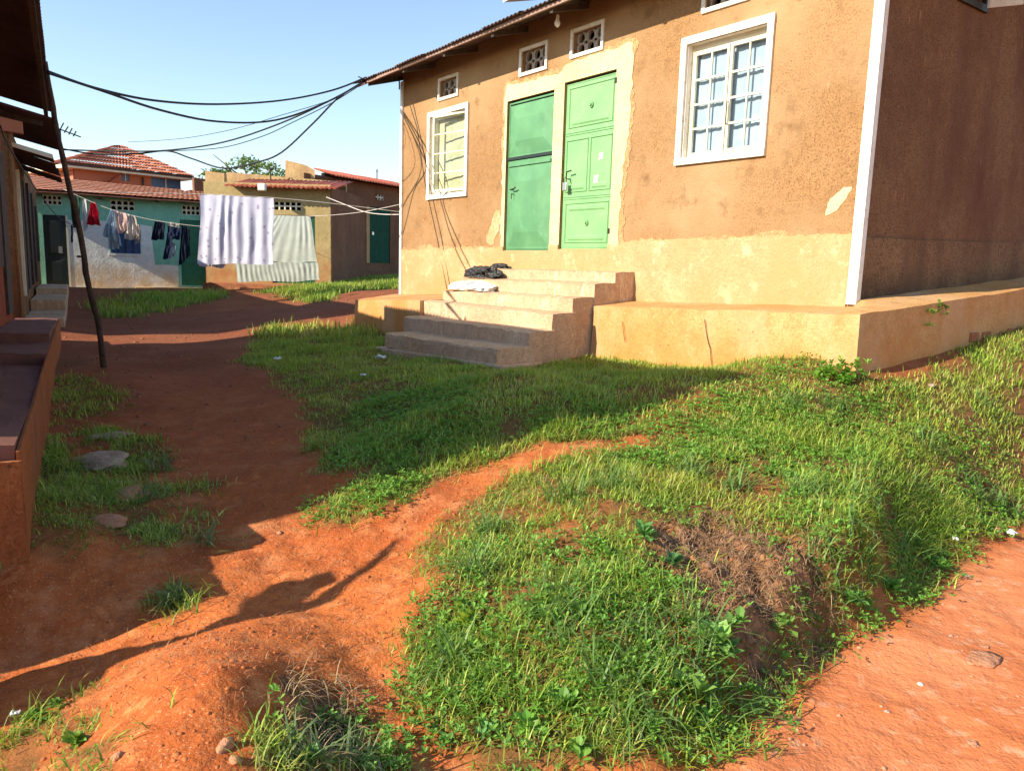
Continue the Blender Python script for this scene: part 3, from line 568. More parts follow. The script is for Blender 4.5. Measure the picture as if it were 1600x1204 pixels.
# roof of corrugated sheets
EO = .62; 
def eave_pt(x): return 4.47 + .010*max(0, x+6.5)
XS = np.arange(-8.62, .9, .76)
slope = .27
for i, xa in enumerate(XS):
    xb = xa+.79; dz = .006*(i % 2); ej = [0, .02, -.015, .01, 0, -.02][i % 6]
    A = (xa, -EO+ej, eave_pt(xa)+dz); B = (xb, -EO+ej, eave_pt(xb)+dz); yr = DEP/2+.05; zr = slope*(yr+EO)
    m = MB(); corrugated(m, A, B, (xb, yr, B[2]+zr), (xa, yr, A[2]+zr), rows=4); o = m.build('roof_sheet', 'roofmain', H, smooth=True)
m = MB(); corrugated(m, (-8.62, DEP+.4, 4.47), (.9, DEP+.4, 4.47), (.9, DEP/2, 4.47+slope*4.15), (-8.62, DEP/2, 4.47+slope*4.15), rows=2, pitch=.15); m.build('roof_sheet', 'roofmain', H)
m = MB(); m.hexa([(-8.55, -EO+.05, eave_pt(-8.5)-.055), (.85, -EO+.05, eave_pt(.8)-.055), (.85, -EO+.08, eave_pt(.8)-.055), (-8.55, -EO+.08, eave_pt(-8.5)-.055)],
               [(-8.55, -EO+.05, eave_pt(-8.5)-.015), (.85, -EO+.05, eave_pt(.8)-.015), (.85, -EO+.08, eave_pt(.8)-.015), (-8.55, -EO+.08, eave_pt(-8.5)-.015)]); m.build('fascia_board', 'fascia', H)
for xr in np.arange(-8.2, .6, 1.15): 
    MB().hexa([(xr, -EO+.09, eave_pt(xr)-.09), (xr+.05, -EO+.09, eave_pt(xr)-.09), (xr+.05, .3, eave_pt(xr)+.155), (xr, .3, eave_pt(xr)+.155)], [(xr, -EO+.09, eave_pt(xr)-.02), (xr+.05, -EO+.09, eave_pt(xr)-.02), (xr+.05, .3, eave_pt(xr)+.225), (xr, .3, eave_pt(xr)+.225)]).build('rafter', 'timber', H)
# plinth, right hand part wraps the corner
def ztop_in(x): return 1.387 + .036*x
m = MB(); n = 14; vs = []; fs = []
path = [(-2.56+(2.56+.41)*i/8, -.62-.0*i) for i in range(9)] + [(.41, -.62+(7.6)*i/12) for i in range(1, 13)]
for (x, y) in path:
    oz = (1.338+.036*(x-.41)) if y <= -.61 else 1.338 + (y+.62)*.073
    ix = min(x, 0) if y > -.61 or x > 0 else x; iy = 0 if y < 0 else y
    if y <= -.61: ix, iy = min(x, -.0), 0.0
    iz = oz+.05
    vs += [(ix, iy+.0, iz), (x, y, oz), (x+(.03 if y > -.6 or x > .4 else 0), y-(.03 if y <= -.6 else 0), .35)]
for i in range(len(path)-1): a = i*3; fs += [(a, a+1, a+4, a+3), (a+1, a+2, a+5, a+4)]
fs += [(0, 2, 1)]; m.add(vs, fs); m.quad((-2.56, 0, .3), (-2.56, -.65, .3), vs[1], vs[0])
pl = m.build('plinth', 'plinth', H); roughen(pl, .012, 2.3, 3)
for ck, c0, c1 in ((-1.05, 1.20, .80), (-2.1, 1.1, .9)):
    q = [(ck+(c0-z_)*.35+.02*noise.noise(Vector((z_*9, ck, 0))), -.638-(1.3-z_)*.03, z_) for z_ in np.linspace(c0, c1, 9)]
    MB().tube(q, .0035, 4).build('crack', 'dark', H)
# a low broken brick course showing under the side plinth
for i in range(12):
    y = 1.2+i*.25; roughen(MB().box(.39, .445+random.uniform(-.02, .03), y, y+random.uniform(.14, .22), 1.0+y*.06, 1.085+y*.06+random.uniform(-.03, .015)).build('brick', 'brick', H, bevel=.01), .012, 9)
# left plinth
m = MB(); m.add([(-7.19, -1.22, 1.057), (-5.17, -1.25, 1.148), (-5.17, 0, 1.22), (-8.25, 0, 1.10), (-8.25, -.05, .2), (-7.19, -1.25, .2), (-5.17, -1.27, .2), (-5.17, 0, .2)],
               [(0, 1, 2, 3), (5, 6, 1, 0), (4, 5, 0, 3), (6, 7, 2, 1)]); pl = m.build('plinth', 'plinth', H); roughen(pl, .010, 2.1, 6)
# steps
st = [(-4.93, -2.58, .0, .30, 1.585, 1.595), (-5.22, -2.58, .0, .60, 1.45, 1.472), (-5.20, -2.585, .0, .90, 1.285, 1.317), (-5.16, -2.54, .0, 1.20, 1.147, 1.158), (-5.15, -2.52, .0, 1.50, .955, .985), (-4.80, -2.46, .0, 1.93, .785, .835)]
steps = MB().box(-4.9, -2.62, -.2, -.02, .3, .5).build('staircase', 'step', H); 
for i, (a, b, o0, o1, za, zb) in enumerate(st):
    lo = .25 if i < 5 else .62; back = st[i-1][3]-.03 if i else 0
    mm = MB(); mm.hexa([(a, -o1, lo), (b, -o1, lo), (b, -back, lo), (a, -back, lo)], [(a, -o1, za), (b, -o1, zb), (b, -back, zb+.006), (a, -back, za+.006)])
    bm = bmesh.new(); tmpm = bpy.data.meshes.new('t'); tmpm.from_pydata(mm.v, [], mm.f); bm.from_mesh(tmpm)
    for ax, k in ((0, 26), (1, 3), (2, 4)):
        lo_, hi_ = min(v_[ax] for v_ in mm.v), max(v_[ax] for v_ in mm.v)
        for q in range(1, k):
            nv = [0, 0, 0]; nv[ax] = 1; pp = [0, 0, 0]; pp[ax] = lo_+(hi_-lo_)*q/k
            bmesh.ops.bisect_plane(bm, geom=bm.verts[:]+bm.edges[:]+bm.faces[:], plane_co=pp, plane_no=nv)
    bmesh.ops.recalc_face_normals(bm, faces=bm.faces)
    for v_ in bm.verts:
        q = v_.co.copy(); nn = Vector(noise.noise_vector(q*3.1+Vector((i*5, 0, 0)))); n2 = Vector(noise.noise_vector(q*11)); v_.co += nn*.012 + n2*.006
        edge = abs(q.z-(za+(zb-za)*(q.x-a)/(b-a))) < .01 and abs(q.y+o1) < .01
        if edge: v_.co.z -= .006+abs(noise.noise(q*6))*.03; v_.co.y += .004+abs(noise.noise(q*6+Vector((9, 0, 0))))*.02
    bm.to_mesh(tmpm); bm.free(); tmpm.materials.append(MT['step']); oo = bpy.data.objects.new('step', tmpm); COL.objects.link(oo); oo.parent = H
MB().hexa([(-5.0, -1.97, .3), (-2.30, -1.97, .3), (-2.40, -1.4, .3), (-5.0, -1.4, .3)], [(-5.0, -1.97, .60), (-2.30, -1.97, .69), (-2.40, -1.4, .69), (-5.0, -1.4, .60)]).build('step_footing', 'step', H, bevel=.02)

# ------------------------------------------------------------------ things on and at the main house
bp = hw(*((lambda q: (q[0],))(F(871, 36, .3))), .3, F(871, 36, .3)[1])
lb = empty('light_bulb', bp, label='bare light bulb hanging from a short flex under the dark eave', cat='light bulb')
m = MB(); m.tube([(0, 0, .045), (0, 0, .03), (0, 0, .0), (0, 0, -.03), (0, 0, -.05)], [.016, .022, .036, .03, .006], 14); m.build('glass_bulb', simple('frosted_bulb_glass', (.85, .84, .8), rough=.2, bst=0), lb, smooth=True)
MB().tube([(0, 0, .045), (0, 0, .085)], .02, 12).build('lamp_holder', 'offwhite', lb); MB().tube([(0, 0, .085), (0, 0, .34)], .004, 6).build('flex', 'cable', lb)
pp_ = F(805, 3, .62); wp = hw(pp_[0], .58, pp_[1]+.02)
pb = empty('roof_board', wp, HROT, label='pale board lying on the roof edge at the top of the picture', cat='board')
MB().hexa([(-.22, -.06, .02), (.45, -.06, .05), (.45, .5, .20), (-.22, .5, .17)], [(-.22, -.06, .05), (.45, -.06, .08), (.45, .5, .23), (-.22, .5, .20)]).build('board', 'white', pb)
# thin black tubes put where two cable shadows cross the facade
for (xa, xb, z0_, z1_, r) in ((-7.60, -6.30, 4.13, 1.50, .006), (-7.66, -6.42, 4.13, 1.45, .005)):
    a = hw(F(650 if r > .0055 else 645, 170)[0], .03, 4.1); 
cA = [F(*p) for p in ((641, 165), (652, 200), (665, 290), (683, 370), (701, 452))]; cB = [F(*p) for p in ((646, 163), (658, 215), (672, 290), (690, 370), (706, 450))]
for cc, lab in ((cA, 'left one of two thin black tubes standing for cable shadows on the tan facade'), (cB, 'right one of two thin black tubes standing for cable shadows on the tan facade')):
    pts = [hw(x, (.006 if i < 4 else .03), z) for i, (x, z) in enumerate(cc)]; m = MB(); m.tube(pts, .0055, 6)
    o = m.build('wall_line', 'cable', origin=True); tag(o, lab, 'wire', 'thin cable shadows down the facade')

# bags on the steps
def bag(loc, size, mat, name, label, seed, rz):
    bm = bmesh.new(); bmesh.ops.create_icosphere(bm, subdivisions=4, radius=1)
    for v_ in bm.verts:
        c = v_.co; n1 = noise.noise_vector(c*1.7+Vector((seed, 0, 0))); n2 = noise.noise(c*5+Vector((0, seed, 0))); ridge = 1-abs(noise.noise(c*3.2+Vector((seed, seed, 0))))*1.2
        c2 = c + Vector(n1)*.32; c2 *= (.82+.25*ridge+.12*n2); v_.co = Vector((c2.x*size[0], c2.y*size[1], max(c2.z*size[2], -size[2]*.35)+size[2]*.35))
    me = bpy.data.meshes.new(name); bm.to_mesh(me); bm.free(); me.materials.append(mat)
    o = bpy.data.objects.new(name, me); COL.objects.link(o); o.location = loc; o.rotation_euler = (0, 0, rz); return tag(o, label, 'bag')
bkm = simple('black_plastic', (.02, .022, .025), rough=.28, scale=9, bs=18, bst=.8, bd=.02, spec=.6); whm = simple('white_plastic', (.84, .85, .86), rough=.4, scale=9, bs=18, bst=.6, bd=.02)
x, z = F(752, 432, .45); bag(hw(x, .42, 1.46), (.36, .15, .11), bkm, 'plastic_bag', 'black crumpled plastic bag lying on the left end of the upper steps', 3, HROT)
x, z = F(778, 428, .25); bag(hw(x-.05, .18, 1.59), (.22, .07, .045), bkm, 'plastic_strip', 'twisted end of black plastic beside the black bag', 13, HROT)
x, z = F(735, 450, .75); bag(hw(x, .72, 1.30), (.38, .17, .085), whm, 'plastic_sheet', 'white and grey plastic sheet draped over a step below the black bag', 8, HROT+.2)

# ------------------------------------------------------------------ left row, near house
near_h = empty('red_walled_house', rw(0, 0, 0), RROT, label='red walled house with a raised terrace at the left edge of the lane', cat='house')
L_ = near_h      # local x = along the row, local y = away from the lane
deckA = [(-.32, .77), (3.4, .675), (3.42, .765), (4.6, .745), (4.62, .83), (7.55, .765)]
def deck_seg(x0, x1, za, zb, name):
    m = MB(); m.hexa([(x0, 0, .0), (x1, 0, .2), (x1, .46, .2), (x0, .46, .0)], [(x0, .0, za), (x1, .0, zb), (x1, .46, zb+.01), (x0, .46, za+.01)])
    o = m.build(name, 'deck', L_); roughen(o, .012, 3.0, 7); return o
deck_seg(-.16, 3.41, .765, .68, 'terrace'); deck_seg(3.41, 4.61, .77, .745, 'step'); deck_seg(4.61, 7.55, .835, .765, 'step')
MB().hexa([(-.66, .25, -.2), (-.14, .25, -.2), (-.14, 2.0, -.2), (-.66, 2.0, -.2)], [(-.64, .27, .72), (-.14, .27, .74), (-.14, 2.0, .74), (-.64, 2.0, .72)]).build('shadow_block', 'deckside', L_, bevel=.02)  # unseen block added beyond the terrace to widen its ground shadow
m = MB(); m.hexa([(-.18, -.035, -.1), (7.56, -.035, .2), (7.56, -.004, .2), (-.18, -.004, -.1)], [(-.18, -.018, .74), (7.56, -.018, .75), (7.56, -.004, .75), (-.18, -.004, .74)]); o = m.build('terrace_side', 'deckside', L_); roughen(o, .010, 3, 5)
m = MB(); m.hexa([(-.21, -.03, -.1), (-.17, -.03, -.1), (-.17, .46, -.1), (-.21, .46, -.1)], [(-.20, -.02, .70), (-.17, -.02, .70), (-.17, .46, .70), (-.20, .46, .70)]); o = m.build('terrace_side', 'deckside', L_); roughen(o, .012, 4, 5)
WZ = 3.30
m = MB(); m.box(.17, 7.25, .47, .62, .2, WZ); m.box(.17, .32, .62, 4.6, .2, WZ+.15); m.box(7.1, 7.24, .62, 4.6, .2, WZ+.3); m.box(.28, 7.25, 4.6, 4.75, .2, WZ); m.build('wall', 'redwall', L_)
for xa in (5.4, 6.35):
    d_ = MB(); d_.box(xa, xa+.7, .44, .468, .9 if xa > 6 else 1.45, 2.75); d_.build('shutter' if xa > 6 else 'window_shutter', 'timber', L_)
ea = at_z(62, 0, 3.34); eb = at_z(80, 174, 3.18)
sa, va = np.dot(ea-P0, U), np.dot(ea-P0, V); sb, vb = np.dot(eb-P0, U), np.dot(eb-P0, V)
ev = lambda s: va + (vb-va)*(s-sa)/(sb-sa)
ez = lambda s: 3.34+(3.18-3.34)*(s-sa)/(sb-sa)
S0 = .14; rs = list(np.arange(S0, sb-.3, .76))
for i, xa in enumerate(rs):
    xb = min(xa+.79, sb) if i < len(rs)-1 else sb
    m = MB(); xk = xa+(.3 if i == 0 else 0); corrugated(m, (xa, -ev(xa), ez(xa)), (xb, -ev(xb), ez(xb)), (xb, 2.6, ez(xb)+.22*2.75), (xk, 2.6, ez(xb)+.22*2.75), rows=4); m.build('roof_sheet', 'roofunder', L_, smooth=True)
m = MB(); corrugated(m, (S0+.3, 5.1, 3.3), (sb, 5.1, 3.15), (sb, 2.6, ez(sb)+.22*2.75), (S0+.3, 2.6, ez(S0)+.22*2.75), rows=2, pitch=.12); m.build('roof_sheet', 'roofunder', L_)
MB().hexa([(S0+.1, -ev(S0)+.03, ez(S0)-.07), (sb-.05, -ev(sb)+.03, ez(sb)-.07), (sb-.05, -ev(sb)+.07, ez(sb)-.07), (S0+.1, -ev(S0)+.07, ez(S0)-.07)], [(S0+.1, -ev(S0)+.03, ez(S0)-.02), (sb-.05, -ev(sb)+.03, ez(sb)-.02), (sb-.05, -ev(sb)+.07, ez(sb)-.02), (S0+.1, -ev(S0)+.07, ez(S0)-.02)]).build('eave_batten', 'timber', L_)
MB().hexa([(sb+.06, .0, 3.02), (sb+.12, .0, 3.02), (sb+.12, .5, 3.10), (sb+.06, .5, 3.10)], [(sb+.06, .0, 3.07), (sb+.12, .0, 3.07), (sb+.12, .5, 3.16), (sb+.06, .5, 3.16)]).build('rafter', 'timber', L_)

# pole
pbz = ground_hit(166, 572); b0 = rw(4.9, .47, gz(*rw(4.9, .47, 0)[:2])-.15)
tp = at_z(70, 96, 3.30); pts = [b0]
for k, (px, py) in enumerate([(152, 500), (136, 425), (122, 350), (104, 275), (88, 200)]):
    f_ = (k+1)/6; Y = b0[1]+(tp[1]-b0[1])*f_; pts.append(at_y(px, py, Y))
pts.append(tp); fine = []
for i in range(len(pts)-1):
    for q in range(3): 
        g = pts[i]+(pts[i+1]-pts[i])*q/3; fine.append(g+np.array(noise.noise_vector(Vector(g*3.3)))*.02)
fine.append(pts[-1]); pol = empty('leaning_pole', b0, label='crooked dark timber pole leaning from the lane up to the near roof', cat='pole')
m = MB(); m.tube([q-b0 for q in fine], [0.031-.010*i/len(fine)+.006*noise.noise(Vector((i*.9, 0, 0))) for i in range(len(fine))], 9); m.build('pole_shaft', 'timber', pol, smooth=True)
kp = fine[7]-b0; MB().tube([kp+np.array([-.07, 0, .0]), kp, kp+np.array([.02, -.01, -.03])], .012, 6).build('pole_knot', 'timber', pol)

# unseen trunk-like shape added left of view, traced sunward to cast the curved shadow
def up_sun(px, py, z):
    g = ground_hit(px, py); t_ = (z-g[2])/sd.z; return g+np.array(sd)*t_
tk = [up_sun(-60, 1125, .1), up_sun(60, 1085, .45), up_sun(150, 1050, .75), up_sun(225, 1022, .95), up_sun(300, 998, 1.15), up_sun(370, 970, 1.3), up_sun(440, 955, 1.45), up_sun(500, 938, 1.6), up_sun(560, 902, 1.75), up_sun(600, 862, 1.9), up_sun(622, 845, 2.0)]
tk0 = np.array([tk[0][0], tk[0][1], gz(tk[0][0], tk[0][1])-.1]); ft = empty('shadow_caster', tk0, label='unseen forked shape added left of view to cast a shadow on the red soil', cat='tree')
m = MB(); m.tube([(0, 0, 0)]+[q-tk0 for q in tk], [.20, .20, .17, .10, .035, .018, .05, .065, .045, .035, .028, .012], 8); m.build('trunk', 'timber', ft, smooth=True)
b_ = [up_sun(400, 962, 1.35), up_sun(435, 935, 1.45), up_sun(465, 915, 1.52), up_sun(495, 906, 1.58), up_sun(522, 912, 1.62)]
m = MB(); m.tube([q-tk0 for q in b_], [.04, .085, .10, .075, .025], 8); m.build('caster_arm', 'timber', ft, smooth=True)

# ------------------------------------------------------------------ left row, farther house
far_row = empty('tan_walled_house', rw(8.6, 0, 0), RROT, label='tan walled house with a ragged dark eave beyond the leaning pole', cat='house')
G_ = far_row
def lw(s): return .45 + (.60-.45)*(s-7.3)/12.3
LN = 11.0
m = MB(); m.hexa([(0, .47, .3), (LN, .62, .3), (LN, 4.5, .3), (0, 4.5, .3)], [(0, .47, 3.35), (LN, .62, 3.2), (LN, 4.5, 3.2), (0, 4.5, 3.35)]); m.build('wall', 'tanwall', G_)
m = MB(); m.box(-.02, .5, .445, .47, .4, 3.3); o = m.build('rough_render', 'tanwall', G_); roughen(o, .02, 5, 4)
for xa, hh, za in ((1.3, 2.75, .95), (2.7, 2.7, 1.0), (4.6, 2.8, 1.0), (6.6, 2.75, 1.0), (8.9, 2.6, 1.4)):
    yb = .47+.15*(xa+.4)/LN
    dd = MB().box(xa, xa+.85, yb-.035, yb+.01, za, hh).build('door_leaf', 'timber', G_)
    MB().box(xa-.09, xa-.0, yb-.05, yb, za, hh+.08).build('door_post', 'offwhite' if xa < 2 else 'timber', G_)
stl = [(.9, 3.0, .50, .62), (3.0, 5.2, .68, .80), (5.2, 7.4, .74, .92)]
for a, b, za, zb in stl: MB().box(a, b, -.04, .5, .3, zb).build('step', 'step', G_, bevel=.015)
# lower eave sheets, ragged
e1 = at_z(78, 226, 2.98); e2 = at_z(97, 278, 2.88); s1 = np.dot(e1-rw(8.6, 0, 0), U); s2 = np.dot(e2-rw(8.6, 0, 0), U); v1 = np.dot(e1-P0, V); v2 = np.dot(e2-P0, V)
s1 = max(min(s1, 1.5), .2); s2 = max(s1+4, min(s2, LN)); v1 = min(max(v1, .0), .5); v2 = min(max(v2, 0), .5)
k_ = max(4, int((s2-s1)/.8))
for i in range(k_):
    xa = s1+(s2-s1)*i/k_; xb = s1+(s2-s1)*(i+1)/k_+.03; vv = v1+(v2-v1)*i/k_; sg = random.uniform(-.05, .03)
    m = MB(); corrugated(m, (xa, -vv+random.uniform(-.04, .05), 2.95+sg), (xb, -vv, 2.95+sg), (xb, 2.2, 3.6), (xa, 2.2, 3.6), rows=3); m.build('roof_sheet', 'roofunder', G_, smooth=True)
m = MB(); corrugated(m, (s1, 4.9, 3.0), (LN, 4.9, 3.0), (LN, 2.2, 3.6), (s1, 2.2, 3.6), rows=2, pitch=.14); m.build('roof_sheet', 'roofunder', G_)
m = MB(); m.hexa([(s1-.04, -v1, 2.92), (s1-.0, -v1, 2.92), (s1, 1.6, 3.33), (s1-.04, 1.6, 3.33)], [(s1-.04, -v1, 2.98), (s1, -v1, 2.98), (s1, 1.6, 3.39), (s1-.04, 1.6, 3.39)]); m.build('barge_board', 'offwhite', G_)
m = MB(); m.hexa([(-.05, .3, 3.2), (.1, .3, 3.2), (.1, 1.8, 3.3), (-.05, 1.8, 3.3)], [(-.05, .3, 3.42), (.1, .3, 3.42), (.1, 1.8, 3.75), (-.05, 1.8, 3.75)]); m.build('gable', 'orangewall', G_)
m = MB(); corrugated(m, (-.2, -.12, 3.40), (3.5, -.12, 3.40), (3.5, 2.2, 3.95), (-.2, 2.2, 3.95), rows=3); m.build('upper_roof_sheet', 'roofunder', G_, smooth=True)

# ------------------------------------------------------------------ overhead cables
def cable(pix, name, label, r=.010, mat='cable', grp='black cables over the lane', per=6):
    """pix: list of (px,py,Y)"""
    P = [at_y(*q) for q in pix]; out = []
    for i in range(len(P)-1):
        p0 = P[max(i-1, 0)]; p1 = P[i]; p2 = P[i+1]; p3 = P[min(i+2, len(P)-1)]
        for q in range(per):
            t_ = q/per; out.append(.5*((2*p1)+(-p0+p2)*t_+(2*p0-5*p1+4*p2-p3)*t_*t_+(-p0+3*p1-3*p2+p3)*t_**3))
    out.append(P[-1]); o = MB().tube(out, r, 6).build(name, mat, smooth=True, origin=True); return tag(o, label, 'cable', grp)
YH = hw(-8.4, .5, 0)[1]; YP = tp[1]
cable([(75, 112, YP), (150, 138, 7.8), (240, 157, 8.6), (340, 163, 9.6), (440, 157, 10.7), (520, 141, 11.4), (572, 121, YH)], 'overhead_cable', 'uppermost black cable sagging between the near roof and the tan house eave', .013)
cable([(75, 114, YP), (160, 142, 7.8), (250, 172, 8.6), (340, 190, 9.5), (430, 188, 10.5), (510, 160, 11.4), (575, 124, YH)], 'overhead_cable', 'second black cable sagging just under the uppermost one', .013)
cable([(95, 234, 12.5), (180, 236, 12.4), (260, 235, 12.3), (350, 222, 12.2), (440, 192, 12), (520, 155, 11.8), (575, 124, YH)], 'overhead_cable', 'black cable crossing in front of the orange tiled roof and rising to the eave', .012)
cable([(95, 232, 12.5), (150, 241, 12.4), (215, 240, 12.4), (262, 236, 12.3), (300, 248, 12.3), (350, 263, 12.2), (400, 254, 12.1), (440, 238, 12), (490, 192, 11.9), (530, 152, 11.7), (575, 124, YH)], 'overhead_cable', 'lowest black cable dipping over the yellow house', .013)
cable([(200, 222, 20), (280, 217, 18), (360, 203, 16), (440, 180, 14), (520, 155, 12.4), (572, 126, YH)], 'overhead_cable', 'thinnest faint cable high over the orange tiled roof', .006)
cable([(262, 236, 13), (345, 231, 13), (410, 213, 12.8), (460, 190, 12.4), (520, 160, 12), (574, 126, YH)], 'overhead_cable', 'thin cable between the two thick ones left of the eave', .007)
cable([(560, 120, YH+.1), (580, 128, YH), (600, 124, YH-.1), (622, 121, hw(-8.03, .1, 0)[1])], 'cable_loop', 'short cable looping under the eave corner of the tan house', .011)
cable([(623, 120, hw(-8.03, .1, 0)[1]), (624, 130, hw(-8.03, .1, 0)[1]), (624, 140, hw(-8.03, .1, 0)[1])], 'cable_end', 'cut cable end hanging at the top left corner of the tan house', .012)

# ------------------------------------------------------------------ far houses
def frame_from(A, B):
    A = np.array(A); B = np.array(B); d = B-A; L = math.hypot(d[0], d[1]); return A, math.atan2(d[1], d[0]), L
def facade_px(A, rz):
    nrm = np.array([math.sin(rz), -math.cos(rz), 0]); tt = np.array([math.cos(rz), math.sin(rz), 0])
    def f(px, py, off=0):
        P = at_plane(px, py, A+nrm*off, nrm); return float(np.dot(P-A, tt)), float(P[2])
    return f
def hipface(m, p, q, a1, a2=None, rows=9, tiles=44, sp=.16, amp=.018, lift=.05):
    p, q, a1 = map(Vector, (p, q, a1)); a2 = Vector(a2) if a2 else a1
    nn = (q-p).cross(a1-p).normalized(); nn = nn if nn.z > 0 else -nn
    for r_ in range(rows):
        vs = []; t0, t1 = r_/rows, (r_+1)/rows; n_ = tiles*4
        for tt, lf_ in ((t0, lift), (t1, 0)):
            L0 = p.lerp(a1, tt); L1 = q.lerp(a2, tt)
            for i in range(n_+1):
                P_ = L0.lerp(L1, i/n_); ph = ((P_-p).dot((q-p).normalized())/sp); vs.append(P_+nn*(lf_+amp*math.cos(ph*6.283)))
        m.add(vs, [(i, i+1, n_+1+i+1, n_+1+i) for i in range(n_)])
# green house
A = at_y(58, 452, 20.7); B = at_y(340, 447, 22.5); A, grz, GL = frame_from(A, B); A0 = np.array([A[0], A[1], 0]); gf_ = facade_px(A0, grz)
gh = empty('green_house', A0, grz, label='low green and white painted house with washing hung before it', cat='house')
zb_ = .3; zE = 3.16
dl = (gf_(66, 336)[0], gf_(102, 336)[0], gf_(85, 449)[1], gf_(85, 336)[1]); dr = (gf_(281, 344)[0], gf_(328, 344)[0], gf_(305, 446)[1], gf_(300, 344)[1])
wi = (gf_(172, 360)[0], gf_(218, 360)[0], gf_(195, 396)[1], gf_(195, 352)[1])
vn = [(gf_(66, 308)[0], gf_(96, 308)[0], 2.84, 3.02), (gf_(172, 315)[0], gf_(210, 315)[0], 2.80, 3.02), (gf_(284, 322)[0], gf_(312, 322)[0], 2.82, 3.02)]
vn = [(a, b, gf_(xc, y1)[1], gf_(xc, y0)[1]) for (a, b, _, _), xc, y0, y1 in zip(vn, (81, 191, 298), (305, 313, 321), (320, 329, 336))]
m = MB(); holed_wall(m, -.6, GL, zb_, zE, [dl, dr, wi]+vn, 0, .15); m.build('front_wall', 'greenwall', gh)
m = MB(); m.box(-.6, GL, 5, 5.1, zb_, zE); m.box(-.6, -.5, .15, 5, zb_, zE); m.box(GL-.1, GL, .15, 5, zb_, zE); m.box(-.5, GL-.1, .5, .55, zb_, zE); m.build('inner_walls', 'dark', gh)
w0 = gf_(104, 365)[0]; w1 = gf_(238, 372)[0]
wp_ = ragged([(w0, gf_(110, 451)[1], 0), (gf_(281, 440)[0]-.03, gf_(278, 448)[1], 0), (gf_(281, 440)[0]-.03, 1.35, 1), (gf_(243, 430)[0], 1.36, 1), (w1, 1.9, 1), (w1, 2.42, 1), (wi[1]+.02, 2.46, 0), (wi[1]+.02, wi[2]-.04, 0), (wi[0]-.02, wi[2]-.04, 0), (wi[0]-.02, 2.5, 1), (w0, 2.52, 0)], .2, .02, 4)
slab(wp_, -.012, .003, 'white_wash', 'whitewall', gh)
for hx, mt_, lab in ((dl, 'black', 'black metal door'), (dr, 'midgreen', 'dark green metal door')):
    a, b, c, d = hx; o = MB().box(a+.01, b-.01, .03, .07, c, d-.01).build('door', mt_, gh); o['label'] = lab
    MB().frustum(a+.08, b-.08, c+.1, c+.75, .03, .012, .08).frustum(a+.08, b-.08, c+.85, d-.1, .03, .012, .08).build('door_panel', mt_, o)
    MB().box(a+.62*(b-a), a+.62*(b-a)+.09, .0, .012, c+.92, c+1.1).build('padlock', 'steel', o)
    MB().box(b, b+.05, -.02, .05, c, d).build('door_frame', 'offwhite', o)
a, b, c, d = wi; o = MB().box(a, b, .05, .07, c, d).build('window', 'glassblue', gh)
for q in (.25, .5, .75): MB().box(a+(b-a)*q-.012, a+(b-a)*q+.012, .02, .045, c, d).build('window_bar', 'darkmetal', o)
MB().box(a-.05, b+.05, -.04, .02, c-.06, c).build('window_sill', 'whitewall', o)
for a, b, c, d in vn:
    g = MB(); ncol = 4
    for i in range(ncol+1): xx = a+(b-a)*i/ncol; g.box(xx-.02, xx+.02, .02, .06, c, d)
    for j in range(3): zz = c+(d-c)*j/2; g.box(a, b, .025, .055, zz-.02, zz+.02)
    for i in range(ncol):
        for j in range(2):
            cx = a+(b-a)*(i+.5)/ncol; cz = c+(d-c)*(j+.5)/2; hw_ = (b-a)/ncol/2; hh = (d-c)/4; g.add([(cx-hw_, .04, cz-.012), (cx, .04, cz+hh*.9), (cx+hw_, .04, cz-.012), (cx+hw_, .04, cz+.012), (cx, .04, cz+hh), (cx-hw_, .04, cz+.012)], [(0, 1, 4, 5), (1, 2, 3, 4)])
    g.build('vent_block', 'offwhite', gh)
m = MB(); m.box(-.6, gf_(212, 440)[0], -.55, -.0, .2, gf_(150, 452, .3)[1]); m.box(gf_(212, 440)[0], GL, -.35, -.0, .2, gf_(280, 449, .2)[1]); m.build('plinth', 'rawwall', gh, bevel=.015)
m = MB(); hipface(m, (-.9, -.42, 3.24), (GL+.1, -.42, 3.17), (-.9, 3.0, 3.86), (GL+.1, 3.0, 3.66), rows=8, tiles=int((GL+1)/.13), sp=.13, amp=.007, lift=.02)
corrugated(m, (-.9, -.40, 3.20), (GL+.1, -.40, 3.13), (GL+.1, 3.0, 3.62), (-.9, 3.0, 3.82), pitch=.5, amp=.0, th=.02, rows=1)
m.build('roof', 'greenroof', gh)
m = MB(); corrugated(m, (-.9, 6.0, 3.2), (GL+.1, 6.0, 3.12), (GL+.1, 3.0, 3.66), (-.9, 3.0, 3.86), pitch=.33, amp=.03, rows=2); m.build('roof', 'redroof', gh)
for i in range(14):
    xx = -.5+i*.7; MB().box(xx, xx+.05, -.36, .1, 3.08, 3.14).build('rafter', 'timber', gh) if xx < GL else None

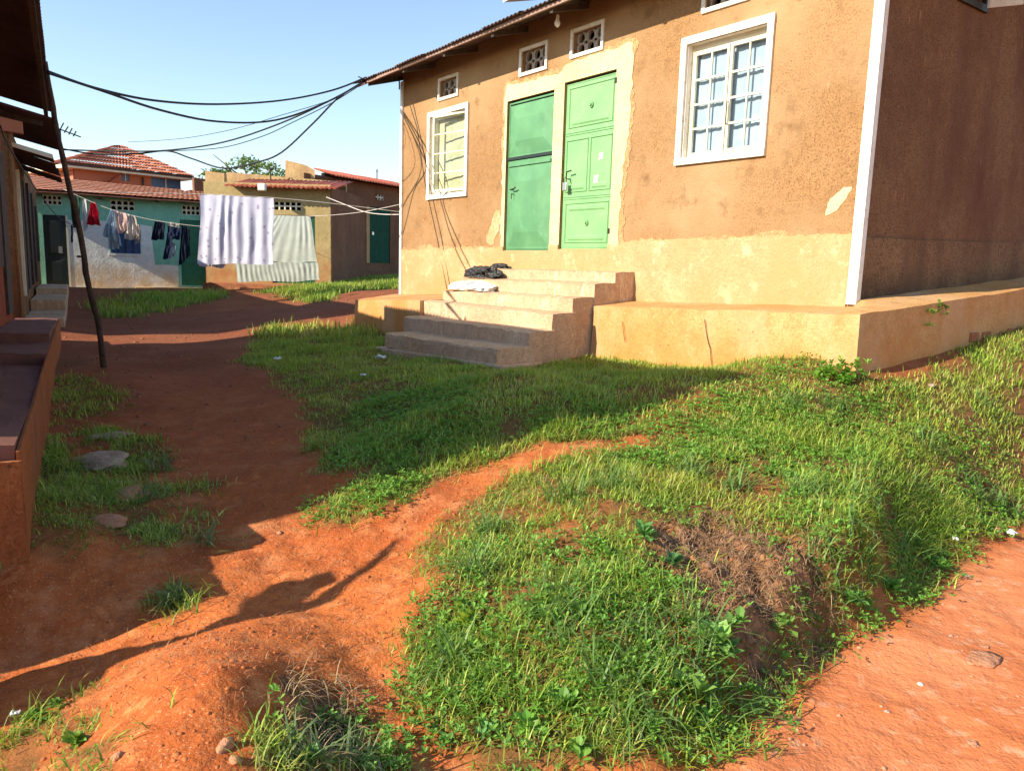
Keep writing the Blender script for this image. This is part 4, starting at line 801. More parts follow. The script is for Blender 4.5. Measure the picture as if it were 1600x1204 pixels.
# yellow house
A = at_y(322, 447, 22.2); B = at_y(518, 445, 22.1); A, yrz, YL = frame_from(A, B); A0 = np.array([A[0], A[1], 0]); yf = facade_px(A0, yrz)
yh = empty('yellow_house', A0, yrz, label='yellow plastered house with a stained lower corner behind the hung curtains', cat='house')
dY = (yf(424, 336)[0], yf(492, 336)[0], .95, yf(450, 336)[1]); vY = (yf(427, 318)[0], yf(471, 318)[0], yf(450, 328)[1], yf(450, 316)[1])
m = MB(); holed_wall(m, 0, YL, .5, 3.72, [dY, vY], 0, .15); m.build('front_wall', 'yellowwall', yh)
m = MB(); m.box(0, YL, 5, 5.1, .5, 3.7); m.box(YL-.02, YL, .0, 5, .5, 3.7); m.box(.0, .02, .0, 5, .5, 3.7); m.build('side_wall', 'brownwall', yh)
m = MB(); m.box(.02, YL-.02, .6, .65, .5, 3.7); m.build('inner_walls', 'dark', yh)
o = MB().box(dY[0]+.02, dY[1]-.02, .06, .1, dY[2], dY[3]).build('door', 'dkgreen', yh); MB().box((dY[0]+dY[1])/2-.01, (dY[0]+dY[1])/2+.01, .04, .06, dY[2], dY[3]).build('door_rail', 'black', o)
g = MB(); a, b, c, d = vY
for i in range(6): xx = a+(b-a)*i/5; g.box(xx-.02, xx+.02, .02, .06, c, d)
g.box(a, b, .025, .055, (c+d)/2-.02, (c+d)/2+.02); g.build('vent_block', 'offwhite', yh)
zl = yf(345, 292)[1]; zr_ = yf(510, 296)[1]
for i in range(8):
    xa = yf(358, 290)[0]+(YL+.25-yf(358, 290)[0])*i/8; xb = xa+(YL+.25-yf(358, 290)[0])/8+.03
    m = MB(); corrugated(m, (xa, -.42, zl), (xb, -.42, zl), (xb, 1.6, zl+.40), (xa, 1.6, zl+.40), pitch=.11, amp=.02, rows=3); m.build('roof_sheet', 'redroof', yh, smooth=True)
pz = yf(325, 268, -.3)[1]
m = MB(); m.add([(-.1, .0, 3.3), (YL*.17, .0, 3.3), (YL*.17, .0, zl+.02), (YL*.17, -.0, zl+.3), (-.1, .0, pz)], [(0, 1, 2, 3, 4)])
m = MB(); m.hexa([(.0, .16, 3.4), (YL*.15, .16, 3.4), (YL*.15, .3, 3.4), (.0, .3, 3.4)], [(.0, .16, pz), (YL*.15, .16, pz-.05), (YL*.15, .3, pz-.05), (.0, .3, pz)]); m.build('parapet', 'rawwall', yh)
m = MB(); m.hexa([(.0, 1.7, 3.4), (YL, 1.7, 3.4), (YL, 1.85, 3.4), (.0, 1.85, 3.4)], [(.0, 1.7, pz+.15), (YL, 1.7, pz-.05), (YL, 1.85, pz-.05), (.0, 1.85, pz+.15)]); m.build('parapet', 'rawwall', yh)
xq = yf(404, 290, .45)[0]; MB().box(xq, xq+.22, -.55, -.4, zl-.12, zl+.08).build('loose_sheet', 'white', yh, bevel=.03)
m = MB(); m.box(.2, YL-.1, -.7, -.0, .5, yf(450, 446, .6)[1]); o = m.build('rubble_plinth', 'brick', yh); roughen(o, .05, 3, 5)
# house behind, brown
A = at_y(519, 441, 25.0); B = at_y(650, 431, 28.9); A, brz, BL = frame_from(A, B); A0 = np.array([A[0], A[1], 0]); bf = facade_px(A0, brz)
bh = empty('brown_house', A0, brz, label='shaded brown mud house with dark green door and red roof', cat='house')
dB = (bf(577, 324)[0], bf(610, 324)[0], bf(590, 411)[1], bf(590, 324)[1]); wB = (bf(520, 325)[0], bf(549, 325)[0], bf(535, 360)[1], bf(535, 325)[1]); vB = (bf(526, 300)[0], bf(540, 300)[0], bf(533, 309)[1], bf(533, 300)[1]); vB2 = (bf(587, 305)[0], bf(600, 305)[0], bf(594, 313)[1], bf(594, 304)[1])
zb1 = bf(519, 277)[1]
m = MB(); holed_wall(m, -1.2, BL, .5, zb1, [dB, wB, vB, vB2], 0, .15); m.build('front_wall', 'brownwall', bh)
m = MB(); m.box(-1.2, BL, .7, .75, .5, zb1); m.box(-.3, BL, .02, .15, zb1-.01, zb1+.10); m.build('inner_wall', 'dark', bh)
m = MB(); m.box(-1.2, BL, 5, 5.1, .5, zb1); m.build('back_wall', 'brownwall', bh)
o = MB().box(dB[0], dB[1], .03, .07, dB[2], dB[3]).build('door', 'dkgreen', bh); MB().box(dB[0]+.15, dB[0]+.25, .0, .03, dB[2]+.95, dB[2]+1.05).build('padlock', 'steel', o)
MB().box(dB[0]-.16, dB[0], -.02, .02, dB[2], dB[3]).build('door_frame', 'rawwall', o)
o = MB().box(wB[0], wB[1], .02, .05, wB[2], wB[3]).build('window_shutter', 'dkgreen', bh); MB().box(wB[0]-.05, wB[1]+.05, -.04, .02, wB[2]-.07, wB[2]).build('window_sill', 'rawwall', o)
for v__ in (vB, vB2):
    g = MB(); a, b, c, d = v__
    for i in range(4): xx = a+(b-a)*i/3; g.box(xx-.02, xx+.02, .02, .06, c, d)
    g.box(a, b, .025, .055, (c+d)/2-.02, (c+d)/2+.02); g.build('vent_block', 'offwhite', bh)
m = MB(); corrugated(m, (-.35, -.45, zb1+.0), (BL+.3, -.45, zb1+.0), (BL+.3, 1.5, zb1+.42), (.75, 1.5, zb1+.42), pitch=.14, amp=.025, rows=4); m.build('roof', 'redroof', bh, smooth=True)
irz = Matrix.Rotation(-brz, 4, 'Z')
def bl_(px, py, Y): return irz @ Vector(at_y(px, py, Y)-A0)
pq = [(445, 300), (492, 300), (492, 266), (478, 258), (446, 250)]; m = MB(); n_ = 5; m.add([bl_(*q, 24.2) for q in pq]+[bl_(*q, 24.45) for q in pq], [tuple(range(n_)), tuple(range(2*n_-1, n_-1, -1))]+[(i, i+n_, (i+1) % n_+n_, (i+1) % n_) for i in range(n_)]); m.build('parapet', 'rawwall', bh)
MB().box(-1.0, BL, -.5, -.01, .5, bf(590, 425, .3)[1]).build('plinth', 'brownwall', bh)
# orange house beyond
OY = 40.0
A = at_y(118, 300, OY); B = at_y(280, 300, OY+4); A, orz, OL = frame_from(A, B); A0 = np.array([A[0], A[1], 0]); of = facade_px(A0, orz)
oh = empty('orange_house', A0, orz, label='tall orange house with a hipped tile roof behind the green house', cat='house')
zEv = of(118, 257)[1]; zAp = of(187, 226, -3)[1]
wO = (of(190, 272)[0], of(202, 272)[0], of(196, 283)[1], of(196, 272)[1]); wO2 = (of(236, 280)[0], of(282, 280)[0], of(258, 294)[1], of(258, 279)[1])
m = MB(); holed_wall(m, 0, OL, 1, zEv-.05, [wO, wO2], 0, .2); m.box(-.0, .1, .2, 6, 1, zEv-.05); m.box(OL-.1, OL, .2, 6, 1, zEv-.05); m.box(0, OL, 6, 6.1, 1, zEv-.05); m.build('wall', 'orangewall', oh)
m = MB(); e = .55; z_ = zEv; m.box(-e, OL+e, -e, 6+e, z_-.22, z_-.03); m.build('eave_soffit', 'offwhite', oh)
m = MB(); m.box(-e-.04, OL+e+.04, -e-.05, -e-.0, z_-.12, z_+.0); m.build('gutter', 'timber', oh)
ax0, ay = of(187, 226, -3)[0], 3.0
e += .05
m = MB(); P1, P2, P3, P4 = (-e, -e, z_), (OL+e, -e, z_), (OL+e, 6+e, z_), (-e, 6+e, z_); AP = (ax0, ay, zAp)
hipface(m, P1, P2, AP); hipface(m, P2, P3, AP); hipface(m, P3, P4, AP); hipface(m, P4, P1, AP); m.build('roof', 'tileroof', oh)
for a, b, c, d in (wO, wO2):
    o = MB().box(a, b, .05, .08, c, d).build('window', 'glassblue', oh); MB().box((a+b)/2-.02, (a+b)/2+.02, .02, .05, c, d).build('window_bar', 'offwhite', o)
x_ = of(221, 262)[0]; MB().tube([(x_, -.1, z_-.3), (x_, -.1, 2)], .05, 8).build('downpipe', 'darkmetal', oh)
x_ = of(192, 264, .5)[0]; MB().tube([(x_, -.5, z_-.15), (x_-1.0, -.1, z_-1.0)], .05, 8).build('downpipe', 'redwall', oh)

# TV antenna, roof masts
def mast(px0, py0, py1, Y, label, name='roof_mast', arms=()):
    b = at_y(px0, py0, Y); tpz = at_y(px0, py1, Y)[2]; o = empty(name, b, label=label, cat='antenna' if arms else 'mast')
    MB().tube([(0, 0, 0), (0, 0, tpz-b[2])], .02, 6).build('mast_pole', 'darkmetal', o)
    m = MB()
    for (x0_, z0_, x1_, z1_) in arms: m.tube([(x0_, 0, tpz-b[2]+z0_), (x1_, 0.05, tpz-b[2]+z1_)], .012, 5)
    if arms: m.build('antenna_elements', 'darkmetal', o)
mast(96, 250, 202, 14.5, 'thin television antenna above the dark roof beyond the pole', 'television_antenna', [(-.06, .02, .35, -.12), (0, -.02, .05, .12), (.08, -.06, .13, .06), (.16, -.09, .2, .03), (.24, -.12, .27, -.02), (-.08, -.05, -.05, .1)])
mast(423, 290, 262, 23.6, 'short bent pipe standing on the yellow house roof', 'roof_pipe', [(-.06, -.08, .14, -.02), (.12, .0, .12, .1)])
mast(589, 285, 264, 28.8, 'tiny mast on the brown house red roof', 'roof_mast', [(-.04, -.08, .05, -.08)])

# ------------------------------------------------------------------ washing
def hang(name, label, pix, Y, mat, waves=4, amp=.03, cat='cloth', sag=0, n=36, rows=14, grp=None, dY=0, folds=1):
    """pix: tl, tr, br, bl corners"""
    tl, tr, br, bl = [at_y(*q, Y+(dY if i in (1, 2) else 0)) for i, q in enumerate(pix)]
    vs = []
    for side in (0, 1):
        for j in range(rows+1):
            for i in range(n+1):
                s, tt = i/n, j/rows; P = (tl*(1-s)+tr*s)*(1-tt)+(bl*(1-s)+br*s)*tt
                ph = s*waves*6.283+math.sin(s*9+len(name))*1.4; yy = amp*math.sin(ph)*(.35+.65*min(1, tt*2.5))*(.35+1.3*abs(noise.noise(Vector((s*4.3, tt*.8, Y+3)))))*1.2 + 1.6*amp*noise.noise(Vector((s*5, tt*2.2, Y))) + .5*amp*noise.noise(Vector((s*14, tt*7, Y)))
                zz = -sag*math.sin(s*math.pi) + (noise.noise(Vector((s*3.0, 9, Y)))*.05 if j == rows else 0) - (.012*abs(math.sin(s*23)) if j == 0 else 0)
                xx = .012*math.sin(tt*5+s*7)
                vs.append(P + np.array([xx, yy + side*.004, zz]))
    N = (n+1)*(rows+1); fs = []
    for j in range(rows):
        for i in range(n):
            q = (j*(n+1)+i, j*(n+1)+i+1, (j+1)*(n+1)+i+1, (j+1)*(n+1)+i); fs += [q[::-1], tuple(k+N for k in q)]
    m = MB(); m.add(vs, fs); o = m.build(name, mat, smooth=True, origin=True); return tag(o, label, cat, grp)
LY = 19.6
hang('bed_sheet', 'large lilac white spotted sheet hanging in the middle of the washing line', [(314, 303), (427, 309), (428, 413), (309, 412)], 17.0, cloth('lilac_sheet', (.72, .72, .84), (.64, .64, .78), ((.42, .40, .55), 6.5)), 7, .02, 'sheet', n=110)
hang('bed_sheet', 'narrow white hem of a second sheet hanging behind the lilac one', [(312, 306), (425, 311), (350, 418), (311, 416)], 17.15, cloth('white_sheet', (.72, .70, .80)), 5, .03, 'sheet', n=50)
hang('net_curtain', 'pale grey green curtain hanging over the yellow house door', [(426, 336), (484, 338), (496, 410), (372, 408)], 18.6, cloth('grey_curtain', (.60, .66, .60), (.54, .60, .54)), 8, .006, 'curtain', n=90)
hang('curtain_flounce', 'gathered lower flounce along the foot of the grey green curtain', [(366, 408), (496, 410), (500, 438), (372, 441)], 18.55, cloth('flounce', (.56, .62, .57), (.48, .54, .49)), 17, .008, 'curtain', n=120, rows=6)
hang('dark_cloth', 'dark green cloth hanging just right of the leaning pole top', [(108, 305), (124, 306), (126, 356), (116, 355)], LY, cloth('dk', (.03, .07, .05)), 2, .03)
hang('dark_strap', 'dark narrow strap hanging below the dark green cloth', [(110, 352), (113, 352), (115, 378), (112, 378)], LY, 'black', 1, .01, n=6)
hang('white_cloth', 'thin white strip of cloth left of the red one', [(129, 312), (134, 311), (138, 358), (131, 360)], LY, cloth('wt', (.7, .7, .68)), 1, .02, n=10)
hang('red_cloth', 'bright red cloth on the line', [(140, 316), (150, 315), (158, 354), (137, 350)], LY, cloth('rd', (.55, .02, .04)), 3, .04)
hang('blue_towel', 'light blue towel bunched on the line over the small window', [(173, 327), (180, 329), (190, 386), (163, 368)], LY-.1, cloth('bl', (.36, .50, .62), (.5, .6, .66)), 3, .06)
hang('blue_towel', 'lower end of pale blue towel trailing to the window sill', [(172, 350), (186, 360), (186, 390), (172, 388)], LY-.05, cloth('bl2', (.40, .52, .60), (.6, .62, .6)), 2, .05)
hang('pink_cloth', 'pale pink cloth between the blue towel and the flowered cloth', [(177, 328), (198, 333), (201, 360), (186, 364)], LY-.12, cloth('pk', (.62, .42, .38), (.7, .55, .5)), 2, .03)
hang('flowered_cloth', 'whitish flowered cloth hanging right of the pink cloth', [(197, 333), (213, 338), (222, 378), (195, 372)], LY-.08, cloth('fl', (.60, .56, .50), (.5, .45, .42), ((.3, .12, .12), 9)), 3, .05)
hang('flowered_cloth', 'mottled grey cloth at the right end of the bunch over the window', [(211, 352), (218, 350), (222, 372), (213, 380)], LY-.15, cloth('fl2', (.4, .36, .36), (.6, .5, .45), ((.1, .1, .1), 12)), 2, .05)
hang('dark_shorts', 'dark navy shorts left of the dark trousers', [(242, 345), (258, 347), (256, 376), (238, 374)], LY, cloth('nv', (.02, .025, .045)), 2, .03, 'shorts')
hang('dark_trousers', 'dark blue trousers with one leg hanging long', [(261, 352), (284, 356), (281, 377), (262, 372)], LY, cloth('tr', (.02, .03, .07)), 2, .03, 'trousers')
hang('trouser_leg', 'left leg of dark trousers hanging before the pale cloth', [(261, 366), (270, 368), (262, 406), (256, 404)], LY-.04, cloth('tr2', (.02, .03, .07)), 1, .02, 'trousers', n=10)
hang('dark_garment', 'long dark garment hanging over the green door edge', [(284, 352), (296, 354), (297, 400), (281, 414)], LY-.02, cloth('dg', (.02, .03, .05)), 2, .04, 'clothes')
hang('pale_cloth', 'small pale cloth between the dark trouser legs', [(266, 376), (274, 380), (275, 400), (263, 404)], LY+.02, cloth('pc', (.5, .54, .62)), 2, .03, n=14)
hang('patterned_top', 'small yellowish patterned top behind the dark trousers', [(262, 346), (280, 349), (279, 362), (264, 360)], LY+.06, cloth('pt', (.45, .45, .3), (.3, .3, .3), ((.6, .5, .1), 14)), 2, .03, 'top', n=14)
cable([(100, 296, LY), (140, 314, LY), (176, 328, LY), (230, 342, LY), (280, 350, LY), (316, 354, LY)], 'washing_line', 'thin line carrying the small clothes before the green house', .007, 'whitecable', 'washing lines')
cable([(86, 296, 16.5), (200, 301, 16.7), (313, 303, 17.0), (370, 306, 17), (427, 309, 17), (520, 318, 17), (632, 332, 17)], 'washing_line', 'line carrying the large lilac sheet across the lane', .006, 'whitecable', 'washing lines')
cable([(425, 336, 18.6), (484, 338, 18.6), (560, 332, 18), (632, 318, 17)], 'washing_line', 'line carrying the grey green curtain to the tan house', .007, 'whitecable', 'washing lines')
cable([(510, 308, 21), (540, 320, 20), (570, 331, 19), (600, 335, 18), (632, 335, 17)], 'washing_line', 'pale slack line before the dark green door of the brown house', .011, 'whitecable', 'washing lines')
cable([(0, 196, 7), (20, 240, 9), (60, 300, 13), (90, 338, 17), (120, 355, 19)], 'wall_line', 'thin dark wire running along the left row of walls', .008, 'cable', 'wires on the left row')

# ------------------------------------------------------------------ tree
def leafcloud(cx, n, size, cols, mat='grass', extra=None):
    P = rng.normal(size=(n, 3)); 
    return P
def tree(base, top_z, crown, label):
    o = empty('distant_tree', base, label=label, cat='tree'); H_ = top_z-base[2]; m = MB()
    m.tube([(0, 0, 0), (.1, 0, H_*.3), (-.1, .1, H_*.55), (.2, 0, H_*.75)], [.22, .17, .13, .08], 8)
    for i in range(9):
        a = i*2.4; z = H_*(.5+.05*(i % 5)); r_ = crown*(.5+.4*random.random()); m.tube([(0, 0, z), (math.cos(a)*r_*.5, math.sin(a)*r_*.5, z+H_*.10), (math.cos(a)*r_, math.sin(a)*r_, z+H_*.22)], [.07, .045, .02], 6)
    m.build('trunk', 'timber', o, smooth=True)
    vs = []; fs = []; cs_ = []
    for c in range(32):
        a = random.uniform(0, 6.283); rr = crown*math.sqrt(random.random()); z = H_*(.70+.28*(1-rr/crown)*random.random()+.04*random.random()); ctr = Vector((math.cos(a)*rr, math.sin(a)*rr, z)); sh = random.uniform(.7, 1.25)
        for k in range(70):
            p_ = ctr+Vector((random.gauss(0, .34), random.gauss(0, .34), random.gauss(0, .12))); u_ = Vector((random.gauss(0, 1), random.gauss(0, 1), random.gauss(0, .6))).normalized()*.13; w_ = u_.cross(Vector((random.random(), random.random(), 1))).normalized()*.055
            b_ = len(vs); vs += [p_-u_, p_+w_, p_+u_, p_-w_]; fs.append((b_, b_+1, b_+2, b_+3)); g = sh*random.uniform(.8, 1.2); cs_ += [(.16*g, .24*g, .07*g, 1)]*4
    me = bpy.data.meshes.new('crown'); me.from_pydata(vs, [], fs); ca = me.color_attributes.new('col', 'FLOAT_COLOR', 'POINT'); ca.data.foreach_set('color', np.array(cs_, np.float32).ravel()); me.materials.append(MT['grass'])
    c_ = bpy.data.objects.new('crown', me); COL.objects.link(c_); c_.parent = o; tag(c_, kind='stuff')
tb = at_y(395, 300, 44); tree(np.array([tb[0], tb[1], 1.0]), at_y(395, 229, 44)[2], 2.3, 'small airy tree rising behind the yellow house')

# ------------------------------------------------------------------ grass (tufts of bent blades)
def make_blades(P, base_len, wid, name, colfn, mat='grass', lean=(.3, 1.1), segs=3, label=None, cat=None, direction=None):
    """P: (n,3) root points; returns object of bent tapering blades"""
    n = len(P); az = rng.uniform(0, 2*np.pi, n) if direction is None else direction; L = base_len*rng.uniform(.55, 1.3, n); ln = rng.uniform(lean[0], lean[1], n)
    dirx, diry = np.cos(az), np.sin(az); sx, sy = -diry, dirx; W = wid*rng.uniform(.6, 1.3, n)
    V_ = np.zeros((n, 2*segs+1, 3)); 
    for k in range(segs+1):
        t_ = k/segs; th = ln*t_*1.3; hor = L*(t_*np.sin(ln*(.35+.65*t_))); ver = L*t_*np.cos(ln*(.3+.8*t_)); c = P + np.stack([dirx*hor, diry*hor, ver], 1)
        if k == segs: V_[:, 2*segs] = c
        else:
            wk = W*(1-t_**1.8*.8)*.5; V_[:, 2*k] = c - np.stack([sx*wk, sy*wk, 0*wk], 1); V_[:, 2*k+1] = c + np.stack([sx*wk, sy*wk, 0*wk], 1)
    nv = 2*segs+1; base = np.arange(n)[:, None]*nv
    quads = np.concatenate([base+np.array([[2*k, 2*k+1, 2*k+3, 2*k+2]]) for k in range(segs-1)], 0) if segs > 1 else np.zeros((0, 4), int)
    tris = base+np.array([[2*segs-2, 2*segs-1, 2*segs]])
    me = bpy.data.meshes.new(name); me.vertices.add(n*nv); me.vertices.foreach_set('co', V_.reshape(-1).astype(np.float32))
    li = np.concatenate([quads.ravel(), tris.ravel()]); me.loops.add(len(li)); me.loops.foreach_set('vertex_index', li.astype(np.int32))
    ls = np.concatenate([np.arange(len(quads))*4, len(quads)*4+np.arange(len(tris))*3]); me.polygons.add(len(ls)); me.polygons.foreach_set('loop_start', ls.astype(np.int32)); me.update(calc_edges=True)
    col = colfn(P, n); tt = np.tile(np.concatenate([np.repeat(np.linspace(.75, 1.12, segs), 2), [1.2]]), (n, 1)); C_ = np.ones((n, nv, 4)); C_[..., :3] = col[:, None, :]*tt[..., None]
    ca = me.color_attributes.new('col', 'FLOAT_COLOR', 'POINT'); ca.data.foreach_set('color', C_.reshape(-1).astype(np.float32)); me.materials.append(MT[mat])
    o = bpy.data.objects.new(name, me); COL.objects.link(o); return tag(o, label, cat, kind='stuff')
fx = (xs, ys)
def inview(P, pad=60):
    d = P-EYE; cp, sp_ = math.cos(PITCH), math.sin(PITCH); yy = d[:, 1]*cp - d[:, 2]*sp_; zz = d[:, 1]*sp_ + d[:, 2]*cp; xx = d[:, 0]; c, s = math.cos(ROLL), math.sin(ROLL); x2 = c*xx+s*zz; z2 = -s*xx+c*zz
    px = 800+FOC*x2/np.maximum(yy, .1); py = 602-FOC*z2/np.maximum(yy, .1); return (yy > .2) & (px > -pad-250) & (px < 1600+pad+250) & (py > -50) & (py < 1204+pad+160)
HFOOT = [tuple(hw(-9, 0, 0)[:2]), tuple(hw(-7.2, 1.22, 0)[:2]), tuple(hw(-5.0, 1.26, 0)[:2]), tuple(hw(-5.0, 1.95, 0)[:2]), tuple(hw(-2.35, 1.95, 0)[:2]), tuple(hw(-2.5, .64, 0)[:2]), tuple(hw(.43, .64, 0)[:2]), tuple(hw2(.43, 7, 0)[:2]), tuple(hw2(-9, 7, 0)[:2])]
DFOOT = [tuple(rw(-.2, .0, 0)[:2]), tuple(rw(19, .0, 0)[:2]), tuple(rw(19, -5, 0)[:2]), tuple(rw(-.2, -5, 0)[:2])]
def scatter(n, x0, x1, y0, y1, maskfn, tufts=True, spread=.035, per=9):
    m_ = n//per; x = rng.uniform(x0, x1, m_); y = rng.uniform(y0, y1, m_); k = rng.random(m_) < maskfn(x, y); x, y = x[k], y[k]
    pr = rng.integers(max(2, per//2), int(per*1.5)+1, len(x)); ang = np.repeat(rng.uniform(0, 6.28, len(x)), pr)
    x = np.repeat(x, pr)+rng.normal(0, spread, pr.sum()); y = np.repeat(y, pr)+rng.normal(0, spread, pr.sum())
    k = (poly_sd(HFOOT, x, y) < -.005) & (poly_sd(DFOOT, x, y) < -.005); x, y, ang = x[k], y[k], ang[k]
    P = np.stack([x, y, bil(TH, x, y)-.004], 1); k = inview(P); return P[k], ang[k]
def gmask(x, y): return np.clip(bil(GM, x, y), 0, 1)
def gcol(P, n):
    a = fbm(P[:, 0], P[:, 1], 1.4, 3, 55); b = fbm(P[:, 0], P[:, 1], 5, 2, 66); r_ = rng.random(n); v_ = rng.uniform(.75, 1.25, n)
    c0 = np.array([.18, .31, .035]); c1 = np.array([.29, .37, .045]); c2 = np.array([.38, .35, .11]); c3 = np.array([.07, .21, .04])
    k = np.clip(.45+a*1.8, 0, 1)[:, None]; c = c0*(1-k)+c1*k; kb = np.clip(b*1.6, 0, .7)[:, None]; c = c*(1-kb)+c3*kb
    dry = (r_ < .13+np.clip(a, 0, .5)*.35)[:, None]; c = np.where(dry, c2, c); yl = (rng.random(n) < .16+np.clip(b, 0, .4))[:, None]; c = np.where(yl & ~dry, np.array([.34, .42, .07]), c); return 1.12*c*v_[:, None]*rng.uniform(.8, 1.2, n)[:, None]
def side_shrink(P): return np.clip(1.2-np.abs(0*P[:, 0]), 0, 1)
# foreground mound: dense
P, ang = scatter(330000, -3.4, 4.6, 1.4, 5.2, lambda x, y: gmask(x, y)**1.2*np.clip(.75+fbm(x, y, 4, 3, 91)*1.6, .1, 1))
hf = np.clip(1+fbm(P[:, 0], P[:, 1], 2.2, 3, 41)*1.3, .45, 1.7); print('near blades', len(P))
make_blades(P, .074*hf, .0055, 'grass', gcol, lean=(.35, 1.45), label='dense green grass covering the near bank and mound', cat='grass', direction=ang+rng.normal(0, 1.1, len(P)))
P, ang = scatter(300000, -4.5, 9, 5.2, 10.5, lambda x, y: gmask(x, y)**1.2*np.clip(.8+fbm(x, y, 3, 3, 92)*1.2, .1, 1), spread=.05); print('mid blades', len(P))
hf = np.clip(1+fbm(P[:, 0], P[:, 1], 1.7, 3, 42)*1.2, .5, 1.6)
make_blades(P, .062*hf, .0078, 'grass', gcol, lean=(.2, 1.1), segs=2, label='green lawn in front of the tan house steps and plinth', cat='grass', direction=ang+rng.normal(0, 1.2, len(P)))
P, ang = scatter(150000, -14, 2, 10.5, 27, gmask, spread=.09); print('far blades', len(P))
make_blades(P, .16, .018, 'grass', gcol, lean=(.1, .9), segs=2, label='rough grass strips at the far end of the lane', cat='grass')
# long arching clumps on the bank edge
def clumps(pix, count, L, W, seed, colf, lean=(.5, 1.4)):
    pts = []
    for (px, py, rad) in pix:
        g = ground_hit(px, py); a = rng.uniform(0, 6.28, count); r_ = rad*np.sqrt(rng.random(count)); x = g[0]+r_*np.cos(a); y = g[1]+r_*np.sin(a); pts.append(np.stack([x, y, bil(TH, x, y)-.005], 1))
    return np.concatenate(pts)
lp = clumps([(1020,1000,.12),(1080,1060,.12),(1130,1090,.1),(960,1080,.1),(900,1010,.12),(1000,1130,.1),(850,960,.1),(1290,900,.08),(1340,860,.1),(1400,850,.12),(1450,800,.12),(1520,770,.12),(1570,790,.1),(1350,780,.1),(740,900,.07),(760,830,.08),(880,780,.1),(960,760,.1),(1080,740,.1),(1150,760,.1),(1250,780,.1),(700,1050,.05),(1090,990,.08),(1300,640,.1),(1550,640,.12),(1450,700,.12),(1230,640,.1)], 60, 0, 0, 0, None)
make_blades(lp, .19, .0085, 'grass_clumps', lambda P, n: np.array([.15, .27, .07])*rng.uniform(.7, 1.3, n)[:, None], lean=(.5, 1.5), segs=4, label='longer arching grass clumps along the bank edge', cat='grass')
lp = clumps([(520,1160,.10),(480,1190,.08),(560,1190,.07),(265,945,.04),(275,948,.03),(320,855,.06),(230,780,.1),(250,730,.1)], 34, 0, 0, 0, None)
make_blades(lp, .15, .008, 'grass_clumps', lambda P, n: np.array([.16, .23, .09])*rng.uniform(.6, 1.3, n)[:, None], lean=(.5, 1.5), segs=4, label='small grass clumps on the red soil of the lane', cat='grass')
# dry straw and roots
def straw(polys, n, L, wid, label, col):
    pts = []
    for poly in polys:
        x0_, y0_ = poly.min(0); x1_, y1_ = poly.max(0); x = rng.uniform(x0_, x1_, n); y = rng.uniform(y0_, y1_, n); k = poly_sd(poly, x, y) > 0; pts.append(np.stack([x[k], y[k], bil(TH, x[k], y[k])+.002], 1))
    P = np.concatenate(pts); return make_blades(P, L, wid, 'dry_roots', lambda P, n: np.array(col)*rng.uniform(.5, 1.3, n)[:, None], 'straw', lean=(1.0, 1.9), segs=4, label=label, cat='roots')
straw([BARE], 5200, .075, .004, 'dry brown roots and dead grass on the eroded bank face', (.34, .2, .11))
straw([ROOTS], 900, .12, .0035, 'pale dead grass roots on the red mound', (.42, .28, .15))
straw([GRASS[0]], 9000, .09, .004, 'scattered dead straw among the green grass', (.42, .34, .16))
straw([gpoly([(200, 850), (620, 850), (700, 1000), (640, 1204), (20, 1204), (100, 1000)])], 1100, .05, .003, 'short dry straw scattered over the red soil', (.40, .2, .1))
straw([gpoly([(110, 560), (420, 560), (480, 800), (300, 900), (60, 760)])], 900, .06, .004, 'bits of straw on the shaded lane', (.30, .18, .1))

# broad leaved weeds: each leaf a bent diamond
def leaves(P, size, name, label, col, kindcat='weeds', per=7, updown=.5):
    vs = []; fs = []; cs_ = []
    for (x, y, z) in P:
        a0 = random.uniform(0, 6.28); g0 = random.uniform(.8, 1.25)
        for k in range(per):
            a = a0+k*6.283/per*1.0+random.uniform(-.3, .3); L = size*random.uniform(.6, 1.2); e_ = random.uniform(.15, updown+.6); d = Vector((math.cos(a)*math.cos(e_), math.sin(a)*math.cos(e_), math.sin(e_))); s_ = Vector((-math.sin(a), math.cos(a), 0)); b = Vector((x, y, z+.3*size*random.random()))
            w_ = L*.24; st_ = b+d*L*.25; mid = b+d*L*.62+Vector((0, 0, -.02*L)); tip = b+d*L+Vector((0, 0, -.18*L)); i = len(vs)
            vs += [b, st_+s_*w_*.55, st_-s_*w_*.55, mid+s_*w_, mid-s_*w_, mid-Vector((0, 0, w_*.35)), tip, st_-Vector((0, 0, w_*.2))]
            fs += [(i, i+1, i+7), (i, i+7, i+2), (i+1, i+3, i+5, i+7), (i+7, i+5, i+4, i+2), (i+3, i+6, i+5), (i+5, i+6, i+4)]
            g = g0*random.uniform(.8, 1.2); cs_ += [(col[0]*g, col[1]*g, col[2]*g, 1)]*8
    return vs, fs, cs_
def leafobj(data, name, origin=None):
    vs, fs, cs_ = data; org = Vector(origin) if origin is not None else Vector((0, 0, 0)); me = bpy.data.meshes.new(name); me.from_pydata([v_-org for v_ in vs], [], fs)
    ca = me.color_attributes.new('col', 'FLOAT_COLOR', 'POINT'); ca.data.foreach_set('color', np.array(cs_, np.float32).ravel()); me.materials.append(MT['grass']); o = bpy.data.objects.new(name, me); COL.objects.link(o); o.location = org; return o
P, _ = scatter(46000, -1.2, 4.6, 2.2, 6.5, lambda x, y: gmask(x, y)*np.clip((fbm(x, y, 1.2, 3, 141)+.06)*3.5, 0, 1), spread=.05, per=6); print('clover', len(P))
